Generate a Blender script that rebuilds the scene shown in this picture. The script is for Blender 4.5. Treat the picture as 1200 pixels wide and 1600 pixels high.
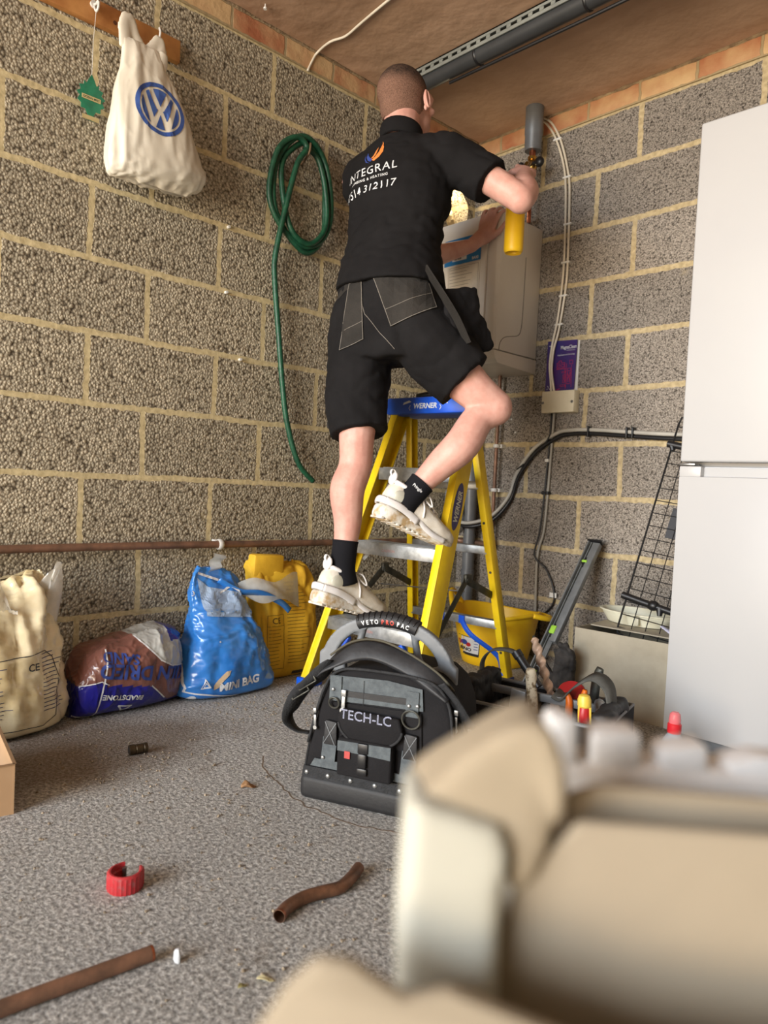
import bpy, bmesh, math, random
from math import sin, cos, pi, radians as R
from mathutils import Vector as V, Matrix, noise
from mathutils.bvhtree import BVHTree

random.seed(7)
scene = bpy.context.scene
for o in list(bpy.data.objects):
    bpy.data.objects.remove(o)
COL = scene.collection

# ------------------------------------------------------------------ camera
cam_d = bpy.data.cameras.new('camera')
cam = bpy.data.objects.new('camera', cam_d)
COL.objects.link(cam)
cam_d.sensor_fit = 'HORIZONTAL'
cam_d.sensor_width = 36.0
cam_d.lens = 1131.15 * 36.0 / 1200.0
cam_d.clip_start = 0.02
cam_pos = V((2.2791, -2.6775, 0.7216))
_yaw, _pit, _rol = -0.80859439, -0.03765878, 0.04895733
_f = V((cos(_pit) * sin(_yaw), cos(_pit) * cos(_yaw), sin(_pit)))
_r = V((cos(_yaw), -sin(_yaw), 0))
_u = _r.cross(_f)
_r2 = cos(_rol) * _r + sin(_rol) * _u
_u2 = -sin(_rol) * _r + cos(_rol) * _u
cam.matrix_world = Matrix(((_r2.x, _u2.x, -_f.x, cam_pos.x), (_r2.y, _u2.y, -_f.y, cam_pos.y),
                           (_r2.z, _u2.z, -_f.z, cam_pos.z), (0, 0, 0, 1)))
cam_d.dof.use_dof = True
cam_d.dof.focus_distance = 1.95
cam_d.dof.aperture_fstop = 5.6
scene.camera = cam

# ------------------------------------------------------------------ colour management
scene.view_settings.view_transform = 'Standard'
scene.view_settings.look = 'None'
scene.view_settings.gamma = 1.0
scene.view_settings.use_curve_mapping = False
scene.view_settings.exposure = 0.22

# ------------------------------------------------------------------ light
world = bpy.data.worlds.new('world')
scene.world = world
world.use_nodes = True
wn = world.node_tree.nodes['Background']
wn.inputs[0].default_value = (0.80, 0.88, 1.0, 1)
wn.inputs[1].default_value = 0.8


def area(name, loc, target, sx, sy, power, col):
    d = bpy.data.lights.new(name, 'AREA')
    d.shape = 'RECTANGLE'
    d.size, d.size_y, d.energy, d.color = sx, sy, power, col
    o = bpy.data.objects.new(name, d)
    COL.objects.link(o)
    o.location = loc
    o.rotation_euler = (V(target) - V(loc)).to_track_quat('-Z', 'Y').to_euler()
    return o


# daylight through the open garage door behind the camera, and the warm glow of the sunlit drive below it
area('door_daylight', (1.6, -9.0, 2.5), (0.8, -1.0, 0.7), 4.2, 2.2, 640, (0.84, 0.92, 1.0))
area('drive_bounce', (1.8, -8.6, 0.15), (0.7, -1.0, 2.3), 5.0, 2.2, 600, (1.0, 0.82, 0.60))
hl = bpy.data.lights.new('flue_hole_daylight', 'POINT')
hl.energy, hl.color, hl.shadow_soft_size = 0.7, (1.0, 0.83, 0.55), 0.02
hlo = bpy.data.objects.new('flue_hole_daylight', hl)
COL.objects.link(hlo)
hlo.location = (-0.035, -0.135, 2.06)


# ------------------------------------------------------------------ materials
def lin(c):
    return tuple(((x / 255) / 12.92 if x / 255 <= 0.04045 else ((x / 255 + 0.055) / 1.055) ** 2.4) for x in c) + (1.0,)


def N(nt, t, **kw):
    n = nt.nodes.new(t)
    for k, v in kw.items():
        if k.startswith('i_'):
            n.inputs[k[2:].replace('_', ' ')].default_value = v
        else:
            setattr(n, k, v)
    return n


MATS = {}


def mat(name, col, rough=0.55, metal=0.0, col2=None, nscale=8.0, bump=None, alpha=None, trans=0.0, sss=0.0,
        spec=None, coat=0.0, lo=0.35, hi=0.65, emit=None):
    if name in MATS:
        return MATS[name]
    m = bpy.data.materials.new(name)
    m.use_nodes = True
    nt = m.node_tree
    b = nt.nodes['Principled BSDF']
    b.inputs['Roughness'].default_value = rough
    b.inputs['Metallic'].default_value = metal
    b.inputs['Base Color'].default_value = lin(col)
    if spec is not None:
        b.inputs['Specular IOR Level'].default_value = spec
    if coat:
        b.inputs['Coat Weight'].default_value = coat
    if trans:
        b.inputs['Transmission Weight'].default_value = trans
    if sss:
        b.inputs['Subsurface Weight'].default_value = sss
        b.inputs['Subsurface Radius'].default_value = (0.012, 0.005, 0.003)
    if alpha is not None:
        b.inputs['Alpha'].default_value = alpha
    tc = N(nt, 'ShaderNodeTexCoord')
    if col2 is None:
        col2 = tuple(max(0, c * 0.88) for c in col)
    no = N(nt, 'ShaderNodeTexNoise', i_Scale=nscale, i_Detail=6.0, i_Roughness=0.6)
    nt.links.new(tc.outputs['Object'], no.inputs['Vector'])
    cr = N(nt, 'ShaderNodeValToRGB')
    cr.color_ramp.elements[0].position = lo
    cr.color_ramp.elements[1].position = hi
    cr.color_ramp.elements[0].color = lin(col2)
    cr.color_ramp.elements[1].color = lin(col)
    nt.links.new(no.outputs['Fac'], cr.inputs['Fac'])
    nt.links.new(cr.outputs['Color'], b.inputs['Base Color'])
    if bump:
        n2 = N(nt, 'ShaderNodeTexNoise', i_Scale=bump[0], i_Detail=4.0)
        nt.links.new(tc.outputs['Object'], n2.inputs['Vector'])
        bp = N(nt, 'ShaderNodeBump', i_Strength=bump[1], i_Distance=bump[2])
        nt.links.new(n2.outputs['Fac'], bp.inputs['Height'])
        nt.links.new(bp.outputs['Normal'], b.inputs['Normal'])
    MATS[name] = m
    return m


def film(name, col, opac=0.45, rough=0.25):
    """thin plastic film: partly see-through"""
    m = bpy.data.materials.new(name)
    m.use_nodes = True
    nt = m.node_tree
    b = nt.nodes['Principled BSDF']
    b.inputs['Base Color'].default_value = lin(col)
    b.inputs['Roughness'].default_value = rough
    tr = N(nt, 'ShaderNodeBsdfTransparent')
    mx = N(nt, 'ShaderNodeMixShader')
    tc = N(nt, 'ShaderNodeTexCoord')
    no = N(nt, 'ShaderNodeTexNoise', i_Scale=14.0, i_Detail=5.0)
    nt.links.new(tc.outputs['Object'], no.inputs['Vector'])
    mr = N(nt, 'ShaderNodeMapRange')
    mr.inputs[1].default_value = 0.35
    mr.inputs[2].default_value = 0.65
    mr.inputs[3].default_value = opac * 0.75
    mr.inputs[4].default_value = min(1, opac * 1.3)
    nt.links.new(no.outputs['Fac'], mr.inputs[0])
    nt.links.new(mr.outputs[0], mx.inputs[0])
    nt.links.new(tr.outputs[0], mx.inputs[1])
    nt.links.new(b.outputs[0], mx.inputs[2])
    nt.links.new(mx.outputs[0], nt.nodes['Material Output'].inputs[0])
    bp = N(nt, 'ShaderNodeBump', i_Strength=0.4, i_Distance=0.01)
    nt.links.new(no.outputs['Fac'], bp.inputs['Height'])
    nt.links.new(bp.outputs['Normal'], b.inputs['Normal'])
    return m


def block_mat(name, axis, ushift, offset, stone=118.0, hi=(192, 182, 160), mid=(156, 145, 125), dk=(84, 75, 62), joint=0.0105, mort=((176, 160, 122), (216, 200, 158))):
    """lightweight aggregate block wall with sandy mortar; axis = world axis running along the wall"""
    m = bpy.data.materials.new(name)
    m.use_nodes = True
    nt = m.node_tree
    L = nt.links.new
    b = nt.nodes['Principled BSDF']
    b.inputs['Roughness'].default_value = 0.95
    b.inputs['Specular IOR Level'].default_value = 0.15
    g = N(nt, 'ShaderNodeTexCoord')
    sx = N(nt, 'ShaderNodeSeparateXYZ')
    L(g.outputs['Object'], sx.inputs[0])
    u = N(nt, 'ShaderNodeMath', operation='MULTIPLY_ADD')
    L(sx.outputs[axis], u.inputs[0])
    u.inputs[1].default_value = -1.0 if axis == 1 else 1.0
    u.inputs[2].default_value = -ushift
    v = N(nt, 'ShaderNodeMath', operation='SUBTRACT')
    v.inputs[0].default_value = 2.27
    L(sx.outputs[2], v.inputs[1])
    cb = N(nt, 'ShaderNodeCombineXYZ')
    L(u.outputs[0], cb.inputs[0])
    L(v.outputs[0], cb.inputs[1])
    # ragged joint edges
    dn = N(nt, 'ShaderNodeTexNoise', i_Scale=38.0, i_Detail=3.0)
    L(g.outputs['Object'], dn.inputs['Vector'])
    dn2 = N(nt, 'ShaderNodeTexNoise', i_Scale=3.0, i_Detail=2.0)
    L(g.outputs['Object'], dn2.inputs['Vector'])

    def off(src, amt):
        s = N(nt, 'ShaderNodeVectorMath', operation='SUBTRACT')
        L(src.outputs['Color'], s.inputs[0])
        s.inputs[1].default_value = (0.5, 0.5, 0.5)
        k = N(nt, 'ShaderNodeVectorMath', operation='SCALE')
        L(s.outputs[0], k.inputs[0])
        k.inputs['Scale'].default_value = amt
        return k
    a1 = N(nt, 'ShaderNodeVectorMath', operation='ADD')
    L(cb.outputs[0], a1.inputs[0])
    L(off(dn, 0.014).outputs[0], a1.inputs[1])
    a2 = N(nt, 'ShaderNodeVectorMath', operation='ADD')
    L(a1.outputs[0], a2.inputs[0])
    L(off(dn2, 0.02).outputs[0], a2.inputs[1])
    br = N(nt, 'ShaderNodeTexBrick')
    br.offset = offset
    br.offset_frequency = 2
    br.squash = 1.0
    L(a2.outputs[0], br.inputs['Vector'])
    br.inputs['Scale'].default_value = 1.0
    br.inputs['Brick Width'].default_value = 0.45
    br.inputs['Row Height'].default_value = 0.2236
    br.inputs['Mortar Size'].default_value = joint
    br.inputs['Mortar Smooth'].default_value = 0.25
    br.inputs['Color1'].default_value = (0.0, 0.0, 0.0, 1)
    br.inputs['Color2'].default_value = (1.0, 1.0, 1.0, 1)
    br.inputs['Mortar'].default_value = (0.5, 0.5, 0.5, 1)
    # aggregate
    vo = N(nt, 'ShaderNodeTexVoronoi', i_Scale=stone)
    vo.inputs['Randomness'].default_value = 1.0
    wob = N(nt, 'ShaderNodeVectorMath', operation='ADD')
    L(g.outputs['Object'], wob.inputs[0])
    L(off(dn, 0.006).outputs[0], wob.inputs[1])
    L(wob.outputs[0], vo.inputs['Vector'])
    cr = N(nt, 'ShaderNodeValToRGB')
    e = cr.color_ramp.elements
    e[0].position = 0.25
    e[0].color = lin(hi)
    e[1].position = 0.92
    e[1].color = lin(dk)
    e2 = cr.color_ramp.elements.new(0.62)
    e2.color = lin(mid)
    L(vo.outputs['Distance'], cr.inputs['Fac'])
    # per stone tint
    hs = N(nt, 'ShaderNodeMix', data_type='RGBA', blend_type='MULTIPLY')
    hs.inputs[0].default_value = 1.0
    sc = N(nt, 'ShaderNodeSeparateColor')
    L(vo.outputs['Color'], sc.inputs[0])
    mr = N(nt, 'ShaderNodeMapRange')
    mr.inputs[3].default_value = 0.70
    mr.inputs[4].default_value = 1.14
    L(sc.outputs[0], mr.inputs[0])
    cc = N(nt, 'ShaderNodeCombineColor')
    for i in range(3):
        L(mr.outputs[0], cc.inputs[i])
    L(cr.outputs['Color'], hs.inputs[6])
    L(cc.outputs[0], hs.inputs[7])
    # per block tone
    bt = N(nt, 'ShaderNodeMapRange')
    bt.inputs[3].default_value = 0.84
    bt.inputs[4].default_value = 1.12
    sc2 = N(nt, 'ShaderNodeSeparateColor')
    L(br.outputs['Color'], sc2.inputs[0])
    L(sc2.outputs[0], bt.inputs[0])
    ct = N(nt, 'ShaderNodeCombineColor')
    for i in range(3):
        L(bt.outputs[0], ct.inputs[i])
    h2 = N(nt, 'ShaderNodeMix', data_type='RGBA', blend_type='MULTIPLY')
    h2.inputs[0].default_value = 1.0
    L(hs.outputs[2], h2.inputs[6])
    L(ct.outputs[0], h2.inputs[7])
    # mortar
    mn = N(nt, 'ShaderNodeTexNoise', i_Scale=60.0, i_Detail=5.0)
    L(g.outputs['Object'], mn.inputs['Vector'])
    mc = N(nt, 'ShaderNodeValToRGB')
    mc.color_ramp.elements[0].position = 0.3
    mc.color_ramp.elements[0].color = lin(mort[0])
    mc.color_ramp.elements[1].position = 0.7
    mc.color_ramp.elements[1].color = lin(mort[1])
    L(mn.outputs['Fac'], mc.inputs['Fac'])
    # mortar smears on the blocks
    sn = N(nt, 'ShaderNodeTexNoise', i_Scale=5.5, i_Detail=6.0)
    sn.inputs['Roughness'].default_value = 0.65
    L(g.outputs['Object'], sn.inputs['Vector'])
    sr = N(nt, 'ShaderNodeMapRange')
    sr.inputs[1].default_value = 0.66
    sr.inputs[2].default_value = 0.74
    sr.inputs[3].default_value = 0.0
    sr.inputs[4].default_value = 0.6
    L(sn.outputs['Fac'], sr.inputs[0])
    mx = N(nt, 'ShaderNodeMath', operation='MAXIMUM')
    L(br.outputs['Fac'], mx.inputs[0])
    L(sr.outputs[0], mx.inputs[1])
    fin = N(nt, 'ShaderNodeMix', data_type='RGBA')
    L(mx.outputs[0], fin.inputs[0])
    L(h2.outputs[2], fin.inputs[6])
    L(mc.outputs['Color'], fin.inputs[7])
    L(fin.outputs[2], b.inputs['Base Color'])
    # relief
    inv = N(nt, 'ShaderNodeMath', operation='SUBTRACT')
    inv.inputs[0].default_value = 1.0
    L(vo.outputs['Distance'], inv.inputs[1])
    hm = N(nt, 'ShaderNodeMix', data_type='FLOAT')
    L(mx.outputs[0], hm.inputs[0])
    L(inv.outputs[0], hm.inputs[2])
    mm = N(nt, 'ShaderNodeMath', operation='MULTIPLY_ADD')
    L(mn.outputs['Fac'], mm.inputs[0])
    mm.inputs[1].default_value = 0.35
    mm.inputs[2].default_value = 0.25
    L(mm.outputs[0], hm.inputs[3])
    bp = N(nt, 'ShaderNodeBump', i_Strength=0.65, i_Distance=0.006)
    L(hm.outputs[0], bp.inputs['Height'])
    L(bp.outputs['Normal'], b.inputs['Normal'])
    return m


def brick_mat(name, axis, ushift):
    m = bpy.data.materials.new(name)
    m.use_nodes = True
    nt = m.node_tree
    L = nt.links.new
    b = nt.nodes['Principled BSDF']
    b.inputs['Roughness'].default_value = 0.9
    g = N(nt, 'ShaderNodeTexCoord')
    sx = N(nt, 'ShaderNodeSeparateXYZ')
    L(g.outputs['Object'], sx.inputs[0])
    u = N(nt, 'ShaderNodeMath', operation='MULTIPLY_ADD')
    L(sx.outputs[axis], u.inputs[0])
    u.inputs[1].default_value = -1.0 if axis == 1 else 1.0
    u.inputs[2].default_value = -ushift
    v = N(nt, 'ShaderNodeMath', operation='SUBTRACT')
    L(sx.outputs[2], v.inputs[0])
    v.inputs[1].default_value = 2.27
    cb = N(nt, 'ShaderNodeCombineXYZ')
    L(u.outputs[0], cb.inputs[0])
    L(v.outputs[0], cb.inputs[1])
    dn = N(nt, 'ShaderNodeTexNoise', i_Scale=30.0, i_Detail=4.0)
    L(g.outputs['Object'], dn.inputs['Vector'])
    s = N(nt, 'ShaderNodeVectorMath', operation='SUBTRACT')
    L(dn.outputs['Color'], s.inputs[0])
    s.inputs[1].default_value = (0.5, 0.5, 0.5)
    k = N(nt, 'ShaderNodeVectorMath', operation='SCALE')
    L(s.outputs[0], k.inputs[0])
    k.inputs['Scale'].default_value = 0.014
    a1 = N(nt, 'ShaderNodeVectorMath', operation='ADD')
    L(cb.outputs[0], a1.inputs[0])
    L(k.outputs[0], a1.inputs[1])
    br = N(nt, 'ShaderNodeTexBrick')
    L(a1.outputs[0], br.inputs['Vector'])
    br.offset = 0.5
    br.inputs['Scale'].default_value = 1.0
    br.inputs['Brick Width'].default_value = 0.225
    br.inputs['Row Height'].default_value = 0.078
    br.inputs['Mortar Size'].default_value = 0.006
    br.inputs['Mortar Smooth'].default_value = 0.3
    br.inputs['Color1'].default_value = (0, 0, 0, 1)
    br.inputs['Color2'].default_value = (1, 1, 1, 1)
    n2 = N(nt, 'ShaderNodeTexNoise', i_Scale=9.0, i_Detail=6.0)
    L(g.outputs['Object'], n2.inputs['Vector'])
    ad = N(nt, 'ShaderNodeMath', operation='MULTIPLY_ADD')
    sc = N(nt, 'ShaderNodeSeparateColor')
    L(br.outputs['Color'], sc.inputs[0])
    L(sc.outputs[0], ad.inputs[0])
    ad.inputs[1].default_value = 0.5
    L(n2.outputs['Fac'], ad.inputs[2])
    cr = N(nt, 'ShaderNodeValToRGB')
    cr.color_ramp.elements[0].position = 0.35
    cr.color_ramp.elements[0].color = lin((164, 100, 68))
    cr.color_ramp.elements[1].position = 0.85
    cr.color_ramp.elements[1].color = lin((200, 168, 124))
    L(ad.outputs[0], cr.inputs['Fac'])
    fin = N(nt, 'ShaderNodeMix', data_type='RGBA')
    L(br.outputs['Fac'], fin.inputs[0])
    L(cr.outputs['Color'], fin.inputs[6])
    fin.inputs[7].default_value = lin((160, 142, 108))
    L(fin.outputs[2], b.inputs['Base Color'])
    bp = N(nt, 'ShaderNodeBump', i_Strength=0.65, i_Distance=0.006)
    iv = N(nt, 'ShaderNodeMath', operation='SUBTRACT')
    L(dn.outputs['Fac'], iv.inputs[0])
    L(br.outputs['Fac'], iv.inputs[1])
    L(iv.outputs[0], bp.inputs['Height'])
    L(bp.outputs['Normal'], b.inputs['Normal'])
    return m


def floor_mat():
    m = bpy.data.materials.new('rough_concrete')
    m.use_nodes = True
    nt = m.node_tree
    L = nt.links.new
    b = nt.nodes['Principled BSDF']
    b.inputs['Roughness'].default_value = 0.92
    b.inputs['Specular IOR Level'].default_value = 0.2
    g = N(nt, 'ShaderNodeTexCoord')
    n1 = N(nt, 'ShaderNodeTexNoise', i_Scale=120.0, i_Detail=8.0)
    n1.inputs['Roughness'].default_value = 0.7
    L(g.outputs['Object'], n1.inputs['Vector'])
    n2 = N(nt, 'ShaderNodeTexNoise', i_Scale=4.0, i_Detail=5.0)
    L(g.outputs['Object'], n2.inputs['Vector'])
    cr = N(nt, 'ShaderNodeValToRGB')
    e = cr.color_ramp.elements
    e[0].position, e[0].color = 0.38, lin((134, 131, 127))
    e[1].position, e[1].color = 0.63, lin((246, 243, 238))
    x = e.new(0.5)
    x.color = lin((190, 187, 182))
    L(n1.outputs['Fac'], cr.inputs['Fac'])
    # brown dirt patches
    dr = N(nt, 'ShaderNodeValToRGB')
    dr.color_ramp.elements[0].position = 0.58
    dr.color_ramp.elements[0].color = (0, 0, 0, 1)
    dr.color_ramp.elements[1].position = 0.75
    dr.color_ramp.elements[1].color = (0.75, 0.75, 0.75, 1)
    n3 = N(nt, 'ShaderNodeTexNoise', i_Scale=6.0, i_Detail=8.0)
    n3.inputs['Roughness'].default_value = 0.75
    L(g.outputs['Object'], n3.inputs['Vector'])
    L(n3.outputs['Fac'], dr.inputs['Fac'])
    mx = N(nt, 'ShaderNodeMix', data_type='RGBA')
    L(dr.outputs['Color'], mx.inputs[0])
    L(cr.outputs['Color'], mx.inputs[6])
    mx.inputs[7].default_value = lin((122, 104, 84))
    # broad cast shadow painted into the floor colour in front of the rubble bags
    vm = N(nt, 'ShaderNodeVectorMath', operation='DISTANCE')
    mp = N(nt, 'ShaderNodeMapping')
    mp.inputs['Rotation'].default_value = (0, 0, 0.0)
    mp.inputs['Scale'].default_value = (1.9, 1.0, 1.0)
    L(g.outputs['Object'], mp.inputs[0])
    L(mp.outputs[0], vm.inputs[0])
    vm.inputs[1].default_value = (0.45 * 1.9, -1.92, 0)
    md = N(nt, 'ShaderNodeMath', operation='MULTIPLY_ADD')
    L(n3.outputs['Fac'], md.inputs[0])
    md.inputs[1].default_value = -0.5
    L(vm.outputs['Value'], md.inputs[2])
    mr = N(nt, 'ShaderNodeMapRange')
    mr.inputs[1].default_value = 0.0
    mr.inputs[2].default_value = 0.22
    mr.inputs[3].default_value = 0.65
    mr.inputs[4].default_value = 0.0
    L(md.outputs[0], mr.inputs[0])
    m2 = N(nt, 'ShaderNodeMix', data_type='RGBA')
    L(mr.outputs[0], m2.inputs[0])
    L(mx.outputs[2], m2.inputs[6])
    m2.inputs[7].default_value = lin((116, 96, 76))
    # crack
    L(m2.outputs[2], b.inputs['Base Color'])
    ad = N(nt, 'ShaderNodeMath', operation='MULTIPLY_ADD')
    L(n2.outputs['Fac'], ad.inputs[0])
    ad.inputs[1].default_value = 1.0
    L(n1.outputs['Fac'], ad.inputs[2])
    bp = N(nt, 'ShaderNodeBump', i_Strength=1.0, i_Distance=0.011)
    L(ad.outputs[0], bp.inputs['Height'])
    L(bp.outputs['Normal'], b.inputs['Normal'])
    return m


M_black = mat('black_fabric', (30, 29, 31), 0.85, bump=(260, 0.5, 0.002), spec=0.25, col2=(23, 22, 24))
M_shirt = mat('shirt_fabric', (27, 26, 27), 0.9, bump=(300, 0.3, 0.001), spec=0.15, col2=(22, 21, 22))
M_short = mat('shorts_fabric', (29, 28, 29), 0.88, bump=(260, 0.35, 0.0015), spec=0.15, col2=(22, 21, 22))
M_panel = mat('faded_black_panel', (52, 49, 46), 0.85, bump=(240, 0.5, 0.002), spec=0.2, col2=(40, 38, 36))
M_skin = mat('skin', (212, 166, 152), 0.5, sss=0.05, col2=(200, 148, 134), nscale=22, bump=(90, 0.15, 0.002), spec=0.35)
M_hair = mat('cropped_hair', (92, 72, 60), 0.85, col2=(52, 42, 38), nscale=120, bump=(400, 0.8, 0.003), spec=0.2)
M_white = mat('white_plastic', (232, 230, 224), 0.4)
M_boiler = mat('boiler_white', (224, 218, 208), 0.32, col2=(216, 210, 200), nscale=3)
M_fridge = mat('fridge_white', (183, 183, 183), 0.35, col2=(180, 180, 181), nscale=2)
M_alu = mat('aluminium', (190, 192, 192), 0.38, 0.75, col2=(150, 152, 152), nscale=30)
M_steel = mat('steel', (150, 150, 150), 0.35, 0.9)
M_dsteel = mat('dark_steel', (88, 88, 82), 0.5, 0.6, col2=(60, 60, 55), nscale=25)
M_yel = mat('yellow_fibreglass', (243, 208, 22), 0.42, col2=(226, 188, 20), nscale=12, bump=(60, 0.12, 0.002))
M_yel2 = mat('tub_yellow', (246, 200, 28), 0.45, col2=(236, 186, 24), nscale=6)
M_blue = mat('ladder_blue', (22, 92, 214), 0.4, col2=(16, 74, 190), nscale=9)
M_rub = mat('black_rubber', (34, 34, 36), 0.6, col2=(24, 24, 26), nscale=10, bump=(120, 0.3, 0.002))
M_plb = mat('black_plastic', (26, 26, 28), 0.4)
M_gry = mat('grey_plastic', (116, 120, 124), 0.5, col2=(100, 104, 108), nscale=14)
M_pvc = mat('grey_pvc_pipe', (106, 108, 110), 0.4, col2=(90, 92, 95), nscale=8)
M_cop = mat('copper_dull', (150, 112, 90), 0.5, 0.45, col2=(108, 84, 70), nscale=18)
M_cop2 = mat('copper_bright', (186, 112, 80), 0.3, 0.9, col2=(130, 74, 54), nscale=14)
M_brass = mat('brass', (196, 156, 84), 0.25, 0.95)
M_hose = mat('green_hose', (26, 84, 58), 0.45, col2=(16, 60, 42), nscale=40, bump=(150, 0.5, 0.002))
M_cream = mat('cream_plastic', (222, 212, 186), 0.45, col2=(208, 198, 170))
M_wood = mat('pine_batten', (206, 150, 88), 0.65, col2=(160, 102, 52), nscale=7, bump=(40, 0.2, 0.002))
M_card = mat('cardboard', (192, 158, 122), 0.85, col2=(180, 146, 110), nscale=5)
M_card2 = mat('grey_board', (176, 166, 146), 0.85, col2=(156, 146, 126), nscale=6)
M_cw = mat('cable_white', (226, 216, 196), 0.45)
M_cg = mat('cable_grey', (164, 160, 150), 0.45)
M_shoe = mat('shoe_white', (226, 220, 208), 0.7, col2=(208, 198, 180), nscale=24, bump=(150, 0.4, 0.002))
M_shoe2 = mat('shoe_white_gloss', (232, 230, 230), 0.45, col2=(220, 216, 212), nscale=20)
M_sole = mat('dirty_sole', (226, 222, 212), 0.65, col2=(186, 158, 116), nscale=26, lo=0.4, hi=0.56)
M_denim = mat('grey_denim', (92, 99, 102), 0.85, col2=(74, 80, 84), nscale=60, bump=(300, 0.6, 0.002))
M_web = mat('webbing', (40, 41, 44), 0.8, col2=(28, 29, 31), nscale=60, bump=(220, 0.8, 0.003))
M_red = mat('red_plastic', (190, 40, 44), 0.4)
M_org = mat('orange_handle', (236, 116, 26), 0.45)
M_inkw = mat('white_print', (226, 228, 230), 0.6)
M_inkb = mat('black_print', (34, 34, 40), 0.6)
M_inko = mat('orange_print', (232, 134, 62), 0.6)
M_inkbl = mat('blue_print', (52, 74, 150), 0.6)
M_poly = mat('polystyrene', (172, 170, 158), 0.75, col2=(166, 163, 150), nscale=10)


# ------------------------------------------------------------------ mesh helpers
def catmull(pts, n=6, closed=False):
    pts = [V(p) if not isinstance(p, (int, float)) else p for p in pts]
    L = len(pts)
    out = []
    rng = range(L if closed else L - 1)
    for i in rng:
        if closed:
            p0, p1, p2, p3 = pts[(i - 1) % L], pts[i], pts[(i + 1) % L], pts[(i + 2) % L]
        else:
            p0, p1, p2, p3 = pts[max(i - 1, 0)], pts[i], pts[i + 1], pts[min(i + 2, L - 1)]
        for k in range(n):
            t = k / n
            out.append(0.5 * ((2 * p1) + (p2 - p0) * t + (2 * p0 - 5 * p1 + 4 * p2 - p3) * t * t + (3 * p1 - p0 - 3 * p2 + p3) * t ** 3))
    if not closed:
        out.append(pts[-1])
    return out


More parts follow.
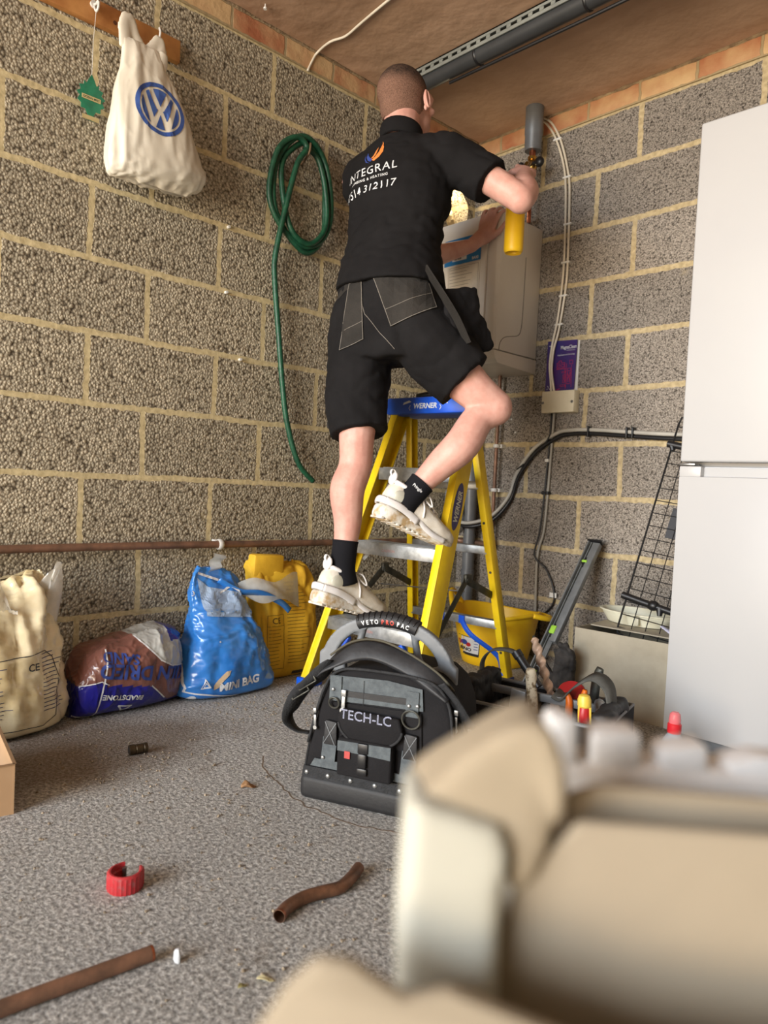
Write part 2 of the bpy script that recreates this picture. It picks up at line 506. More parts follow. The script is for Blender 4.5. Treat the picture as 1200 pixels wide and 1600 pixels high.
class MB:
    def __init__(self, xf=None):
        self.bm = bmesh.new()
        self.xf = xf

    def v(self, p):
        return self.bm.verts.new(V(p))

    def face(self, vs):
        try:
            return self.bm.faces.new(vs)
        except ValueError:
            return None

    def box(self, c, s, rot=None, taper=None, bev=0.0, seg=2):
        t = bmesh.new()
        bmesh.ops.create_cube(t, size=1.0)
        for v in t.verts:
            k = 1.0
            if taper is not None and v.co.z > 0:
                k = taper
            v.co = V((v.co.x * s[0] * k, v.co.y * s[1] * k, v.co.z * s[2]))
        if bev > 0:
            bmesh.ops.bevel(t, geom=list(t.edges), offset=bev, segments=seg, profile=0.5, affect='EDGES')
        m = Matrix.Translation(V(c)) @ (rot.to_4x4() if rot is not None else Matrix())
        self.merge(t, m)
        return self

    def bar(self, a, b, w, h, up=(0, 0, 1), bev=0.0):
        """box beam from a to b, w across, h along 'up'"""
        a, b = V(a), V(b)
        d = (b - a)
        z = d.normalized()
        x = V(up).cross(z)
        if x.length < 1e-5:
            x = V((1, 0, 0)).cross(z)
        x.normalize()
        y = z.cross(x)
        rot = Matrix((x, y, z)).transposed()
        return self.box((a + b) / 2, (w, h, d.length), rot, bev=bev)

    def merge(self, t, m=None):
        if m is not None:
            bmesh.ops.transform(t, matrix=m, verts=t.verts)
        me = bpy.data.meshes.new('t')
        t.to_mesh(me)
        t.free()
        self.bm.from_mesh(me)
        bpy.data.meshes.remove(me)

    def tube(self, path, r, n=10, closed=False, smooth=0, flat=None, cap=True):
        if smooth:
            if isinstance(r, list):
                r = catmull(r, smooth, closed)
            path = catmull(path, smooth, closed)
        path = [V(p) for p in path]
        if not isinstance(r, list):
            r = [r] * len(path)
        L = len(path)
        rings = []
        prev = None
        for i, p in enumerate(path):
            a = path[(i - 1) % L] if (closed or i > 0) else p
            b = path[(i + 1) % L] if (closed or i < L - 1) else p
            t = (b - a).normalized()
            if prev is None:
                x = t.orthogonal().normalized() if flat is None else (V(flat) - t * V(flat).dot(t)).normalized()
            else:
                x = prev - t * prev.dot(t)
                if flat is not None:
                    x = V(flat) - t * V(flat).dot(t)
                x.normalize()
            prev = x
            y = t.cross(x)
            rr = r[i]
            ra, rb = (rr if isinstance(rr, (tuple, list, V)) else (rr, rr))
            rings.append([self.v(p + x * ra * cos(2 * pi * k / n) + y * rb * sin(2 * pi * k / n)) for k in range(n)])
        self.rings(rings, closed, cap)
        return self

    def rings(self, rings, closed=False, cap=True):
        L = len(rings)
        n = len(rings[0])
        for i in range(L if closed else L - 1):
            A, B = rings[i], rings[(i + 1) % L]
            for k in range(n):
                self.face((A[k], A[(k + 1) % n], B[(k + 1) % n], B[k]))
        if cap and not closed:
            self.face(list(reversed(rings[0])))
            self.face(rings[-1])

    def strap(self, path, w, t, side, smooth=6):
        """flat strap following path; side = direction of its width (vector or list)"""
        n0 = len(path)
        path = catmull(path, smooth)
        if isinstance(side, list):
            side = catmull(side, smooth)
        rings = []
        for i, p in enumerate(path):
            a = path[max(i - 1, 0)]
            b = path[min(i + 1, len(path) - 1)]
            tt = (b - a).normalized()
            s = V(side[i] if isinstance(side, list) else side)
            s = (s - tt * s.dot(tt)).normalized()
            nn = tt.cross(s)
            rings.append([self.v(p + s * w / 2 + nn * t / 2), self.v(p - s * w / 2 + nn * t / 2),
                          self.v(p - s * w / 2 - nn * t / 2), self.v(p + s * w / 2 - nn * t / 2)])
        self.rings(rings)
        return self

    def cyl(self, a, b, r, r2=None, n=20):
        self.tube([a, b], [r, r if r2 is None else r2], n)
        return self

    def lathe(self, prof, o=(0, 0, 0), ax=(0, 0, 1), n=32, cap=True, sx=1.0, sy=1.0):
        z = V(ax).normalized()
        x = z.orthogonal().normalized()
        if abs(z.z) > 0.99:
            x = V((1, 0, 0))
        y = z.cross(x)
        rings = [[self.v(V(o) + z * h + (x * cos(2 * pi * k / n) * sx + y * sin(2 * pi * k / n) * sy) * r) for k in range(n)] for r, h in prof]
        self.rings(rings, cap=cap)
        return self

    def ball(self, c, r, n=16, rot=None):
        t = bmesh.new()
        bmesh.ops.create_uvsphere(t, u_segments=n, v_segments=max(6, n // 2 + 2), radius=1.0)
        r = (r, r, r) if isinstance(r, (int, float)) else r
        m = Matrix.Translation(V(c)) @ (rot.to_4x4() if rot is not None else Matrix()) @ Matrix.Diagonal((*r, 1))
        self.merge(t, m)
        return self

    def prism(self, poly, th, o=(0, 0, 0), ux=(1, 0, 0), uy=(0, 0, 1), bev=0.0):
        """polygon in the plane (ux, uy) at o, thickness th along ux x uy"""
        ux, uy, o = V(ux).normalized(), V(uy).normalized(), V(o)
        nn = ux.cross(uy).normalized()
        t = bmesh.new()
        a = [t.verts.new(o + ux * x + uy * y) for x, y in poly]
        b = [t.verts.new(o + ux * x + uy * y + nn * th) for x, y in poly]
        t.faces.new(list(reversed(a)))
        t.faces.new(b)
        L = len(poly)
        for i in range(L):
            t.faces.new((a[i], a[(i + 1) % L], b[(i + 1) % L], b[i]))
        bmesh.ops.recalc_face_normals(t, faces=t.faces)
        if bev > 0:
            bmesh.ops.bevel(t, geom=list(t.edges), offset=bev, segments=2, profile=0.5, affect='EDGES')
        self.merge(t)
        return self

    def grid(self, fn, nu, nv):
        g = [[self.v(fn(i / nu, j / nv)) for j in range(nv + 1)] for i in range(nu + 1)]
        for i in range(nu):
            for j in range(nv):
                self.face((g[i][j], g[i + 1][j], g[i + 1][j + 1], g[i][j + 1]))
        return self

    def build(self, name, m, parent=None, smooth=35, label=None, mods=None, kind=None):
        if self.xf is not None:
            bmesh.ops.transform(self.bm, matrix=self.xf, verts=self.bm.verts)
        bmesh.ops.recalc_face_normals(self.bm, faces=self.bm.faces)
        me = bpy.data.meshes.new(name)
        self.bm.to_mesh(me)
        self.bm.free()
        me.materials.append(m)
        if smooth:
            for p in me.polygons:
                p.use_smooth = True
            if smooth < 180:
                me.set_sharp_from_angle(angle=R(smooth))
        o = bpy.data.objects.new(name, me)
        COL.objects.link(o)
        if mods:
            bake(o, mods)
            for p in o.data.polygons:
                p.use_smooth = True
        if parent is not None:
            put(o, parent)
        if label:
            o['label'] = label
        if kind:
            o['kind'] = kind
        return o


def put(o, parent):
    o.parent = parent
    if parent.type == 'EMPTY':
        o.matrix_parent_inverse = (Matrix.Translation(parent.location)).inverted()


def bake(o, mods):
    for t, kw in mods:
        md = o.modifiers.new(t, t)
        for k, v in kw.items():
            setattr(md, k, v)
    dg = bpy.context.evaluated_depsgraph_get()
    dg.update()
    me = bpy.data.meshes.new_from_object(o.evaluated_get(dg))
    o.modifiers.clear()
    old = o.data
    mats = list(old.materials)
    o.data = me
    me.name = o.name
    if not me.materials:
        for m in mats:
            me.materials.append(m)
    bpy.data.meshes.remove(old)


def RM(vox, it=6, fac=0.5):
    return [('REMESH', dict(mode='VOXEL', voxel_size=vox, use_smooth_shade=True)), ('SMOOTH', dict(factor=fac, iterations=it))]


def thing(name, label, cat, loc=(0, 0, 0), group=None):
    o = bpy.data.objects.new(name, None)
    COL.objects.link(o)
    o.location = loc
    o.empty_display_size = 0.05
    o['label'] = label
    o['category'] = cat
    if group:
        o['group'] = group
    return o


def tag(o, label, cat, group=None, kind=None):
    o['label'] = label
    o['category'] = cat
    if group:
        o['group'] = group
    if kind:
        o['kind'] = kind
    return o


def ripple(o, scale, amp, seed=0, stretch=(1, 1, 1), fn=None):
    """push vertices along normals with coherent noise (creases)"""
    me = o.data
    nor = [v.normal.copy() for v in me.vertices]
    for v, n in zip(me.vertices, nor):
        p = V((v.co.x * stretch[0], v.co.y * stretch[1], v.co.z * stretch[2])) * scale + V((seed, seed * 1.7, 0))
        k = noise.noise(p) + 0.5 * noise.noise(p * 2.3)
        k = abs(k) * 1.6 - 0.5
        a = amp * (fn(v.co) if fn else 1.0)
        v.co += n * k * a
    me.update()


def crumple(o, scale, amp, seed=0, stretch=(1, 1, 1), fn=None):
    """sharp little ridges, as on creased plastic film"""
    me = o.data
    nor = [v.normal.copy() for v in me.vertices]
    for v, n in zip(me.vertices, nor):
        p = V((v.co.x * stretch[0], v.co.y * stretch[1], v.co.z * stretch[2])) * scale + V((seed, seed * 1.3, seed * .7))
        w = noise.noise_vector(p * .6) * .8
        a = (1 - abs(noise.noise(p + w)) * 2.2)
        b_ = (1 - abs(noise.noise((p + w) * 2.1 + V((7, 3, 1)))) * 2.2)
        k = max(0, a) ** 4 + .45 * max(0, b_) ** 4
        v.co += n * (k - .25) * amp * (fn(v.co) if fn else 1.0)
    me.update()


# ---- flat prints laid on a surface
def bm2d():
    return bmesh.new()


def poly2(pts, t=None):
    t = t or bmesh.new()
    t.faces.new([t.verts.new((x, y, 0)) for x, y in pts])
    return t


def rect2(x0, y0, x1, y1, t=None):
    return poly2([(x0, y0), (x1, y0), (x1, y1), (x0, y1)], t)


def line2(pts, w, t=None, closed=False):
    t = t or bmesh.new()
    P = [V((x, y, 0)) for x, y in pts]
    L = len(P)
    for i in range(L if closed else L - 1):
        a, b = P[i], P[(i + 1) % L]
        d = (b - a)
        if d.length < 1e-6:
            continue
        d.normalize()
        n = V((-d.y, d.x, 0)) * w / 2
        a2, b2 = a - d * w * 0.35, b + d * w * 0.35
        t.faces.new([t.verts.new(q) for q in (a2 + n, a2 - n, b2 - n, b2 + n)])
    return t


def ring2(cx, cy, r0, r1, t=None, n=40, sx=1.0):
    t = t or bmesh.new()
    for k in range(n):
        a, b = 2 * pi * k / n, 2 * pi * (k + 1) / n
        t.faces.new([t.verts.new((cx + sx * q * cos(z), cy + q * sin(z), 0)) for q, z in ((r0, a), (r1, a), (r1, b), (r0, b))])
    return t


def text2(s, size, x=0.0, y=0.0, bold=0.0, space=1.0, align='LEFT', shear=0.0, t=None, rot=0.0, sx=1.0):
    c = bpy.data.curves.new('tx', 'FONT')
    c.body = s
    c.size = size
    c.offset = bold
    c.space_character = space
    c.align_x = align
    c.shear = shear
    c.resolution_u = 3
    o = bpy.data.objects.new('tx', c)
    COL.objects.link(o)
    dg = bpy.context.evaluated_depsgraph_get()
    dg.update()
    me = bpy.data.meshes.new_from_object(o.evaluated_get(dg))
    me.transform(Matrix.Translation((x, y, 0)) @ Matrix.Rotation(rot, 4, 'Z') @ Matrix.Diagonal((sx, 1, 1, 1)))
    t = t or bmesh.new()
    t.from_mesh(me)
    bpy.data.objects.remove(o)
    bpy.data.curves.remove(c)
    bpy.data.meshes.remove(me)
    return t


def bvh_of(*obs):
    t = bmesh.new()
    for o in obs:
        t.from_mesh(o.data)
    b = BVHTree.FromBMesh(t)
    t.free()
    return b


def decal(name, t, o, ux, uy, bvh, m, parent, step=0.012, off=0.0012, label=None, maxd=0.6, bend=None):
    """project the flat bmesh t (coordinates along ux, uy from o) onto a surface, along -(ux x uy)"""
    ux, uy, o = V(ux).normalized(), V(uy).normalized(), V(o)
    d = -ux.cross(uy).normalized()
    if step and t.verts:
        for ax in (0, 1):
            lo = min(v.co[ax] for v in t.verts)
            hi = max(v.co[ax] for v in t.verts)
            k = math.floor(lo / step) * step + step
            while k < hi:
                nn = V((1, 0, 0)) if ax == 0 else V((0, 1, 0))
                bmesh.ops.bisect_plane(t, geom=list(t.verts) + list(t.edges) + list(t.faces), plane_co=nn * k, plane_no=nn)
                k += step
    bad = []
    for v in t.verts:
        p = o + ux * v.co.x + uy * v.co.y
        if bvh is None:
            v.co = p
            continue
        hit, nn, i, ds = bvh.ray_cast(p, d, maxd)
        if hit is None:
            bad.append(v)
        else:
            v.co = hit - d * off
    if bad:
        bmesh.ops.delete(t, geom=bad, context='VERTS')
    me = bpy.data.meshes.new(name)
    t.to_mesh(me)
    t.free()
    me.materials.append(m)
    ob = bpy.data.objects.new(name, me)
    COL.objects.link(ob)
    put(ob, parent)
    if label:
        ob['label'] = label
    return ob


def sack(rows, n=48, sub=7, ex=2.6, flat_back=None, creases=()):
    """closed sack from rows (centre, half-width vector, half-thickness vector)"""
    mb = MB()
    cs = catmull([r[0] for r in rows], sub)
    ws = catmull([r[1] for r in rows], sub)
    ts = catmull([r[2] for r in rows], sub)
    rings = []
    for c, w, t in zip(cs, ws, ts):
        ring = []
        for k in range(n):
            a = 2 * pi * k / n
            ca, sa = cos(a), sin(a)
            x = math.copysign(abs(ca) ** (2 / ex), ca)
            y = math.copysign(abs(sa) ** (2 / ex), sa)
            ring.append(mb.v(c + w * x + t * y))
        rings.append(ring)
    mb.rings(rings)
    return mb


# ------------------------------------------------------------------ the garage shell
CEIL = 2.353
def struct(o):
    o['kind'] = 'structure'
    return o


mb = MB()
mb.box((1.6, -2.6, -0.05), (3.6, 5.4, 0.1))
floor = struct(mb.build('floor', floor_mat(), smooth=0))

# left wall (plane x=0) with a knocked-out flue hole close to the corner
wl = MB()
bm = wl.bm
outer = [(0.0, 0.0), (-5.2, 0.0), (-5.2, 2.5), (0.0, 2.5)]
hole = []
for k in range(22):
    a = 2 * pi * k / 22
    rr = 0.082 + 0.016 * noise.noise(V((cos(a) * 2, sin(a) * 2, 3)))
    hole.append((-0.135 + rr * cos(a), 2.01 + rr * 1.25 * sin(a)))
vo_ = [bm.verts.new((0, y, z)) for y, z in outer]
vh = [bm.verts.new((0, y, z)) for y, z in hole]
ed = [bm.edges.new((vo_[i], vo_[(i + 1) % 4])) for i in range(4)] + [bm.edges.new((vh[i], vh[(i + 1) % 22])) for i in range(22)]
bmesh.ops.triangle_fill(bm, use_beauty=True, use_dissolve=False, edges=ed)
vi = [bm.verts.new((-0.11, -0.135 + (y + 0.135) * 0.8, 2.01 + (z - 2.01) * 0.8)) for y, z in hole]
for i in range(22):
    bm.faces.new((vh[i], vh[(i + 1) % 22], vi[(i + 1) % 22], vi[i]))
bm.faces.new(vi)
wl.box((-0.16, -2.6, 1.25), (0.1, 5.2, 2.5))
for x, y, z, sx_, sy_, sz_ in ((-0.055, -5.19, 1.25, 0.11, 0.02, 2.5), (-0.055, -2.6, 2.49, 0.11, 5.2, 0.02)):
    wl.box((x, y, z), (sx_, sy_, sz_))
wall_l = struct(wl.build('wall_left', block_mat('left_blockwork', 1, 0.005, 0.427), smooth=0))
mb = MB()
mb.box((1.6, 0.1, 1.25), (3.6, 0.2, 2.5))
wall_r = struct(mb.build('wall_right', block_mat('right_blockwork', 0, 0.201, 0.607, 190.0, (170, 161, 150), (134, 126, 117), (68, 62, 56), 0.0120, ((158, 142, 108), (196, 178, 142))), smooth=0))
mb = MB()
mb.box((3.3, -2.6, 1.25), (0.2, 5.2, 2.5))
struct(mb.build('wall_side', block_mat('side_blockwork', 1, 0.0, 0.5), smooth=0))
M_ceil = mat('ceiling_plaster', (190, 160, 136), 0.9, col2=(168, 138, 114), nscale=2.2, bump=(7, 0.6, 0.02), spec=0.1)
mb = MB()
mb.box((1.6, -2.6, CEIL + 0.06), (3.6, 5.2, 0.12))
struct(mb.build('ceiling', M_ceil, smooth=0))
# brick levelling course under the ceiling, slightly proud of the blocks
mb = MB()
mb.box((0.004, -2.6, 2.312), (0.008, 5.2, 0.085))
struct(mb.build('trim_1', brick_mat('left_brick_course', 1, 0.11), smooth=0))
mb = MB()
mb.box((1.6, -0.004, 2.312), (3.2, 0.008, 0.085))
struct(mb.build('trim_2', brick_mat('right_brick_course', 0, 0.03), smooth=0))
# ragged mortar fillet where ceiling meets the bricks
M_mort = mat('old_mortar', (150, 130, 100), 0.95, col2=(112, 92, 70), nscale=30, bump=(90, 1, 0.006))
for nm, fn in (('trim_3', lambda s: V((0.004, -s, CEIL - 0.003))), ('trim_4', lambda s: V((s, -0.004, CEIL - 0.003)))):
    mb = MB()
    pts, rad = [], []
    for k in range(150):
        s = k * 0.022
        pts.append(fn(s))
        rad.append(0.0075 + 0.006 * noise.noise(V((s * 14, 1 if nm == 'trim_3' else 9, 0))))
    mb.tube(pts, rad, 7)
    struct(mb.build(nm, M_mort, smooth=180))
# pale plaster lump showing in the flue hole
mb = MB()
mb.ball((-0.07, -0.13, 1.965), (0.035, 0.062, 0.065), 14)
mb.ball((-0.075, -0.17, 2.055), (0.03, 0.035, 0.04), 12)
o = mb.build('plaster_lump', mat('pale_plaster', (236, 216, 176), 0.9, bump=(40, 1, 0.01)), smooth=180, mods=RM(0.006, 2))
ripple(o, 30, 0.008, 3)
tag(o, 'pale lump of plaster lit up inside the ragged hole beside the boiler', 'plaster')

# crack in the concrete running out from the tool bag
mb = MB()
pts = [(.74, -1.60), (.80, -1.64), (.86, -1.655), (.93, -1.672), (1.0, -1.684), (1.08, -1.678), (1.177, -1.655), (1.247, -1.612), (1.33, -1.585)]
path = []
for i, p in enumerate(catmull([V((a, b, 0.0)) for a, b in pts], 8)):
    path.append(p + V((0.006 * noise.noise(p * 40), 0.009 * noise.noise(p * 37 + V((5, 0, 0))), 0)))
mb.strap(path, 0.004, 0.0008, [V((0, 0, 1)).cross((path[min(i + 1, len(path) - 1)] - path[max(i - 1, 0)])) for i in range(len(path))], 1)
struct(mb.build('trim_5', mat('crack_dirt', (128, 112, 96), 0.95), smooth=0))

# ------------------------------------------------------------------ things fixed to the ceiling
b = thing('strut_channel', 'slotted grey metal channel running across the plaster ceiling', 'metal channel', (1.4, -0.585, CEIL))
mb = MB()
zc = CEIL - 0.001
mb.box((1.5, -0.625, zc - 0.0035), (2.96, 0.05, 0.005))
# slotted upright flange: strips above and below, posts between the slots
yv = -0.648
mb.box((1.5, yv, zc - 0.008), (2.96, 0.004, 0.014))
mb.box((1.5, yv, zc - 0.033), (2.96, 0.004, 0.012))
x = 0.03
while x < 2.95:
    mb.box((x, yv, zc - 0.021), (0.017, 0.004, 0.014))
    x += 0.045
mb.build('slotted_flange', mat('galvanised', (168, 174, 168), 0.45, 0.5, col2=(138, 144, 140)), b, smooth=0)
d = thing('conduit', 'dark grey plastic pipe strapped under the slotted ceiling channel', 'pipe', (1.4, -0.60, CEIL - 0.07))
mb = MB()
mb.tube([(0.03, -0.612, CEIL - 0.046), (2.95, -0.612, CEIL - 0.046)], 0.031, 20)
mb.build('pipe', mat('conduit_grey', (56, 58, 60), 0.4), d)
for x in (0.50, 0.95, 1.6):
    mb = MB()
    mb.tube([(x, -0.612 + 0.033 * cos(a), CEIL - 0.046 + 0.033 * sin(a)) for a in [2 * pi * k / 16 for k in range(16)]], (0.005, 0.002), 6, closed=True, flat=(1, 0, 0))
    mb.build('strap_clip', M_plb, d)
mb = MB()
mb.tube([(0.35, -0.60, CEIL - 0.085), (0.95, -0.592, CEIL - 0.088), (2.9, -0.59, CEIL - 0.084)], 0.006, 8)
mb.build('thin_cable', M_plb, d)

mb = MB()
mb.tube([(0.012, -1.022, 2.262), (0.010, -1.0, 2.31), (0.02, -0.985, 2.343), (0.10, -0.990, 2.347), (0.17, -0.975, 2.346), (0.26, -0.985, 2.347), (0.401, -1.002, 2.347), (0.6, -1.02, 2.347), (0.9, -1.06, 2.347)], 0.0045, 8, smooth=5)
tag(mb.build('ceiling_cable', M_cw, smooth=180), 'short white cable tacked along the ceiling and down over the bricks', 'cable')
b = thing('ceiling_nail', 'small white nail head sticking out of the plaster ceiling', 'nail', (0.02, -1.26, CEIL))
for nm, q in (('shank', ((0.09, -1.27, CEIL), (0.09, -1.27, CEIL - 0.016), 0.002)), ('head', ((0.09, -1.27, CEIL - 0.012), (0.09, -1.27, CEIL - 0.018), 0.006))):
    mb = MB()
    mb.cyl(*q)
    mb.build(nm, M_white, b)

# ------------------------------------------------------------------ things on the left wall
# pine batten with hooks
b = thing('wall_batten', 'long pine batten screwed high on the left block wall', 'batten', (0.012, -1.9, 2.1))
mb = MB()
mb.box((0.012, -1.985, 2.098), (0.022, 0.885, 0.07), bev=0.002)
mb.build('board', M_wood, b)
for y, z in ((-1.826, 2.10), (-1.632, 2.075), (-2.2, 2.10)):
    mb = MB()
    mb.cyl((0.022, y, z + 0.012), (0.03, y, z + 0.012), 0.011)
    mb.tube([(0.026, y, z + 0.012), (0.05, y, z + 0.006), (0.062, y, z + 0.028), (0.055, y, z + 0.045)], 0.0035, 8, smooth=4)
    mb.tube([(0.026, y, z + 0.008), (0.045, y, z - 0.016), (0.06, y, z - 0.010), (0.062, y, z + 0.004)], 0.0035, 8, smooth=4)
    mb.build('hook', M_white, b)
for y, z in ((-1.70, 2.08), (-1.95, 2.115), (-1.76, 2.09)):
    mb = MB()
    mb.cyl((0.022, y, z), (0.0245, y, z), 0.006, n=12)
    mb.build('knot', mat('dark_knot', (92, 54, 30), 0.8), b)

# tree-shaped air freshener on its string
b = thing('air_freshener', 'green tree-shaped card air freshener hanging by a thread on the block wall', 'air freshener', (0.03, -1.83, 1.85))
T = [(0, .062), (.008, .048), (.013, .036), (.02, .04), (.02, .03), (.032, .027), (.027, .016), (.038, .008), (.03, 0), (.036, -.012), (.026, -.018), (.026, -.03), (.014, -.03), (.008, -.042), (.012, -.046), (.012, -.056),
     (-.012, -.056), (-.012, -.046), (-.008, -.042), (-.014, -.03), (-.026, -.03), (-.026, -.018), (-.036, -.012), (-.03, 0), (-.038, .008), (-.027, .016), (-.032, .027), (-.02, .03), (-.02, .04), (-.013, .036), (-.008, .048)]
mb = MB()
mb.prism([(x * 1.12, y * 1.15) for x, y in T], 0.002, (0.026, -1.826, 1.835), (0, 1, 0), (0, 0, 1))
ta = mb.build('card', mat('card_green', (38, 128, 96), 0.5, col2=(28, 104, 78), nscale=30), b, smooth=0)
for z, w in ((1.835, .056), (1.777, .05)):
    mb = MB()
    mb.box((0.0295, -1.826, z), (0.0015, w, 0.0125))
    mb.build('label_band', mat('label_beige', (196, 178, 128), 0.6), ta, smooth=0)
tx = text2('OCEAN MIST', 0.0085, align='CENTER', bold=0.0002)
decal('lettering', tx, (0.0305, -1.826, 1.832), (0, 1, 0), (0, 0, 1), None, mat('dark_green_print', (30, 70, 50), 0.6), ta, step=0)
mb = MB()
mb.tube([(0.028, -1.826, 1.905), (0.03, -1.826, 2.0), (0.045, -1.826, 2.088)], 0.0008, 5)
mb.build('thread', M_white, b)

# green garden hose coiled over a wall hook
hp = [(.03, -.923, .721), (.03, -1.001, .792), (.03, -1.06, .938), (.03, -1.089, 1.079), (.03, -1.116, 1.264), (.03, -1.142, 1.446), (.034, -1.148, 1.537), (.05, -1.125, 1.706), (.062, -1.088, 1.88),
      (.065, -1.05, 1.95), (.06, -1.095, 1.975), (.045, -1.163, 1.91), (.03, -1.184, 1.757), (.03, -1.131, 1.658), (.035, -1.031, 1.603), (.045, -.956, 1.634), (.05, -.914, 1.719), (.05, -.92, 1.841),
      (.055, -.965, 1.945), (.06, -1.04, 1.99), (.05, -1.105, 1.965), (.03, -1.158, 1.87), (.028, -1.158, 1.72), (.03, -1.09, 1.625), (.03, -1.0, 1.585), (.035, -.935, 1.66), (.035, -.932, 1.79), (.04, -.95, 1.90),
      (.045, -1.02, 1.972), (.04, -1.08, 1.955), (.03, -1.135, 1.86), (.045, -1.10, 1.66), (.05, -1.01, 1.612), (.055, -.94, 1.69), (.055, -.945, 1.82), (.05, -.985, 1.935), (.04, -1.045, 1.965)]
mb = MB()
mb.tube([(x + 0.002, y, z) for x, y, z in hp], 0.0105, 12, smooth=7)
tag(mb.build('garden_hose', M_hose, smooth=180), 'dark green garden hose looped on a hook, its end trailing down the wall', 'hose')
mb = MB()
mb.tube([(0.0, -1.045, 1.915), (0.03, -1.045, 1.905), (0.075, -1.045, 1.93), (0.082, -1.045, 1.965)], 0.004, 8, smooth=4)
tag(mb.build('hose_hook', mat('rusty_wire', (120, 96, 70), 0.6, 0.4), smooth=180), 'bent rusty wire hook holding up the coiled green hose', 'hook')

# horizontal copper pipe and its clips, turning the corner
b = thing('copper_pipe', 'long horizontal copper pipe running low along the block walls', 'pipe', (0.035, -1.5, 0.482))
mb = MB()
mb.tube([(.038, -2.6, .482), (.036, -1.6, .484), (.036, -1.0, .480), (.036, -.09, .476), (.045, -.05, .475), (.085, -.038, .474), (.235, -.038, .470)], 0.0125, 14, smooth=4)
mb.build('tube', M_cop, b)
mb = MB()
mb.cyl((.235, -.038, .455), (.235, -.038, .49), .0165)
mb.cyl((.205, -.038, .4705), (.235, -.038, .470), .0165)
mb.build('elbow', M_cop2, b)
for y in (-1.332, -2.25):
    mb = MB()
    mb.tube([(0.038 + 0.0165 * cos(a), y, .483 + 0.0165 * sin(a)) for a in [R(-150) + R(300) * k / 12 for k in range(13)]], (0.010, 0.0035), 8, flat=(0, 1, 0))
    mb.box((0.012, y, .483), (0.024, 0.02, 0.03))
    mb.build('pipe_clip', M_white, b)
# rising copper pipe to the boiler
b = thing('riser_pipe', 'vertical copper pipe rising beside the grey waste pipe to the boiler', 'pipe', (0.235, -0.04, 0.47))
mb = MB()
mb.tube([(.236, -.04, .49), (.235, -.04, .8), (.234, -.04, 1.24)], 0.0085, 12)
mb.build('tube', M_cop, b)
for z in (0.922, 0.722):
    mb = MB()
    mb.tube([(.235 + 0.0125 * cos(a), -.04 + 0.0125 * sin(a), z) for a in [R(60) + R(330) * k / 12 for k in range(12)]], (0.008, 0.003), 8, flat=(0, 0, 1))
    mb.box((.235, -.015, z), (0.045, 0.03, 0.016))
    mb.build('pipe_clip', M_white, b)
# waste pipe
b = thing('waste_pipe', 'thick grey plastic waste pipe standing in the corner behind the ladder', 'pipe', (0.12, -0.06, 0))
mb = MB()
mb.tube([(.125, -.06, 0.0), (.118, -.06, .6), (.108, -.06, 1.235)], 0.0275, 20)
mb.build('pipe', M_pvc, b)
mb = MB()
mb.tube([(.066, -.05, .78), (.056, -.05, .66), (.058, -.045, .58), (.075, -.03, .54), (.09, -.01, .52)], 0.02, 14, smooth=4)
mb.build('branch_pipe', M_pvc, b)
for z in (0.32, 1.0):
    mb = MB()
    mb.cyl((.125 - .014 * z, -.06, z), (.125 - .014 * z, -.06, z + .025), .031)
    mb.build('collar', M_pvc, b)

# ------------------------------------------------------------------ things on the right wall
# boiler
b = thing('wall_boiler', 'pale grey wall-hung boiler with blue sticker in the corner', 'boiler', (0.2, -0.15, 1.235))
BX0, BX1, BZ0, BZ1, BD = 0.0, 0.395, 1.238, 1.865, -0.30
mb = MB()
mb.prism([(BX0 + .012, -.002), (BX1, -.002), (BX1, BD + .012), (BX1 - .012, BD), (BX0 + .024, BD), (BX0 + .012, BD + .012)], BZ1 - 1.305, (0, 0, 1.305), (1, 0, 0), (0, 1, 0), bev=0.003)
mb.build('casing', M_boiler, b)
mb = MB()
mb.prism([(0.0, 1.300), (0.0, BZ0), (-.27, BZ0 + .012), (-.29, BZ0 + .03), (-.30, 1.300)], BX1 - .012, (BX0 + .012, 0, 0), (0, 1, 0), (0, 0, 1), bev=0.002)
mb.build('lower_panel', M_boiler, b)
mb = MB()
mb.box((0.19, BD - .006, 1.585), (0.30, 0.014, 0.555), bev=0.005)
mb.build('front_door', M_boiler, b)
mb = MB()   # moulded groove on the side panel
mb.tube([(BX1 + .0005, -.115, 1.72), (BX1 + .0005, -.117, 1.5), (BX1 + .0005, -.122, 1.42), (BX1 + .0005, -.14, 1.385), (BX1 + .0005, -.19, 1.372), (BX1 + .0005, -.235, 1.36), (BX1 + .0005, -.262, 1.335), (BX1 + .0005, -.268, 1.305)], (0.0018, 0.0012), 6, smooth=5)
mb.build('side_groove', mat('groove_shade', (120, 114, 104), 0.6), b)
for y, z in ((-.03, BZ1 + .003), (-.26, BZ1 + .003)):
    mb = MB()
    mb.box((BX1 - .03, y, z), (.02, .02, .012), bev=.002)
    mb.build('top_clip', M_white, b)
mb = MB()
mb.box((0.21, BD - .0145, 1.735), (0.20, 0.002, 0.11))
stk = mb.build('blue_sticker', mat('sticker_blue', (34, 128, 196), 0.4, col2=(28, 116, 182)), b, smooth=0)
mb = MB()
mb.box((0.22, BD - .0145, 1.60), (0.18, 0.002, 0.15))
pap = mb.build('instruction_sheet', mat('sheet_white', (222, 214, 200), 0.6), b, smooth=0)
yy = BD - .0158
t = text2('0800 597 8576', 0.024, 0.052, 1.742, bold=0.0007)
t = text2('For expert help call', 0.010, 0.06, 1.772, t=t)
t = text2('BAXI', 0.016, 0.195, 1.687, bold=0.0006, t=t)
decal('lettering', t, (.07, yy, 0), (1, 0, 0), (0, 0, 1), None, M_inkw, stk, step=0)
t = rect2(0.085, 1.695, 0.165, 1.724)
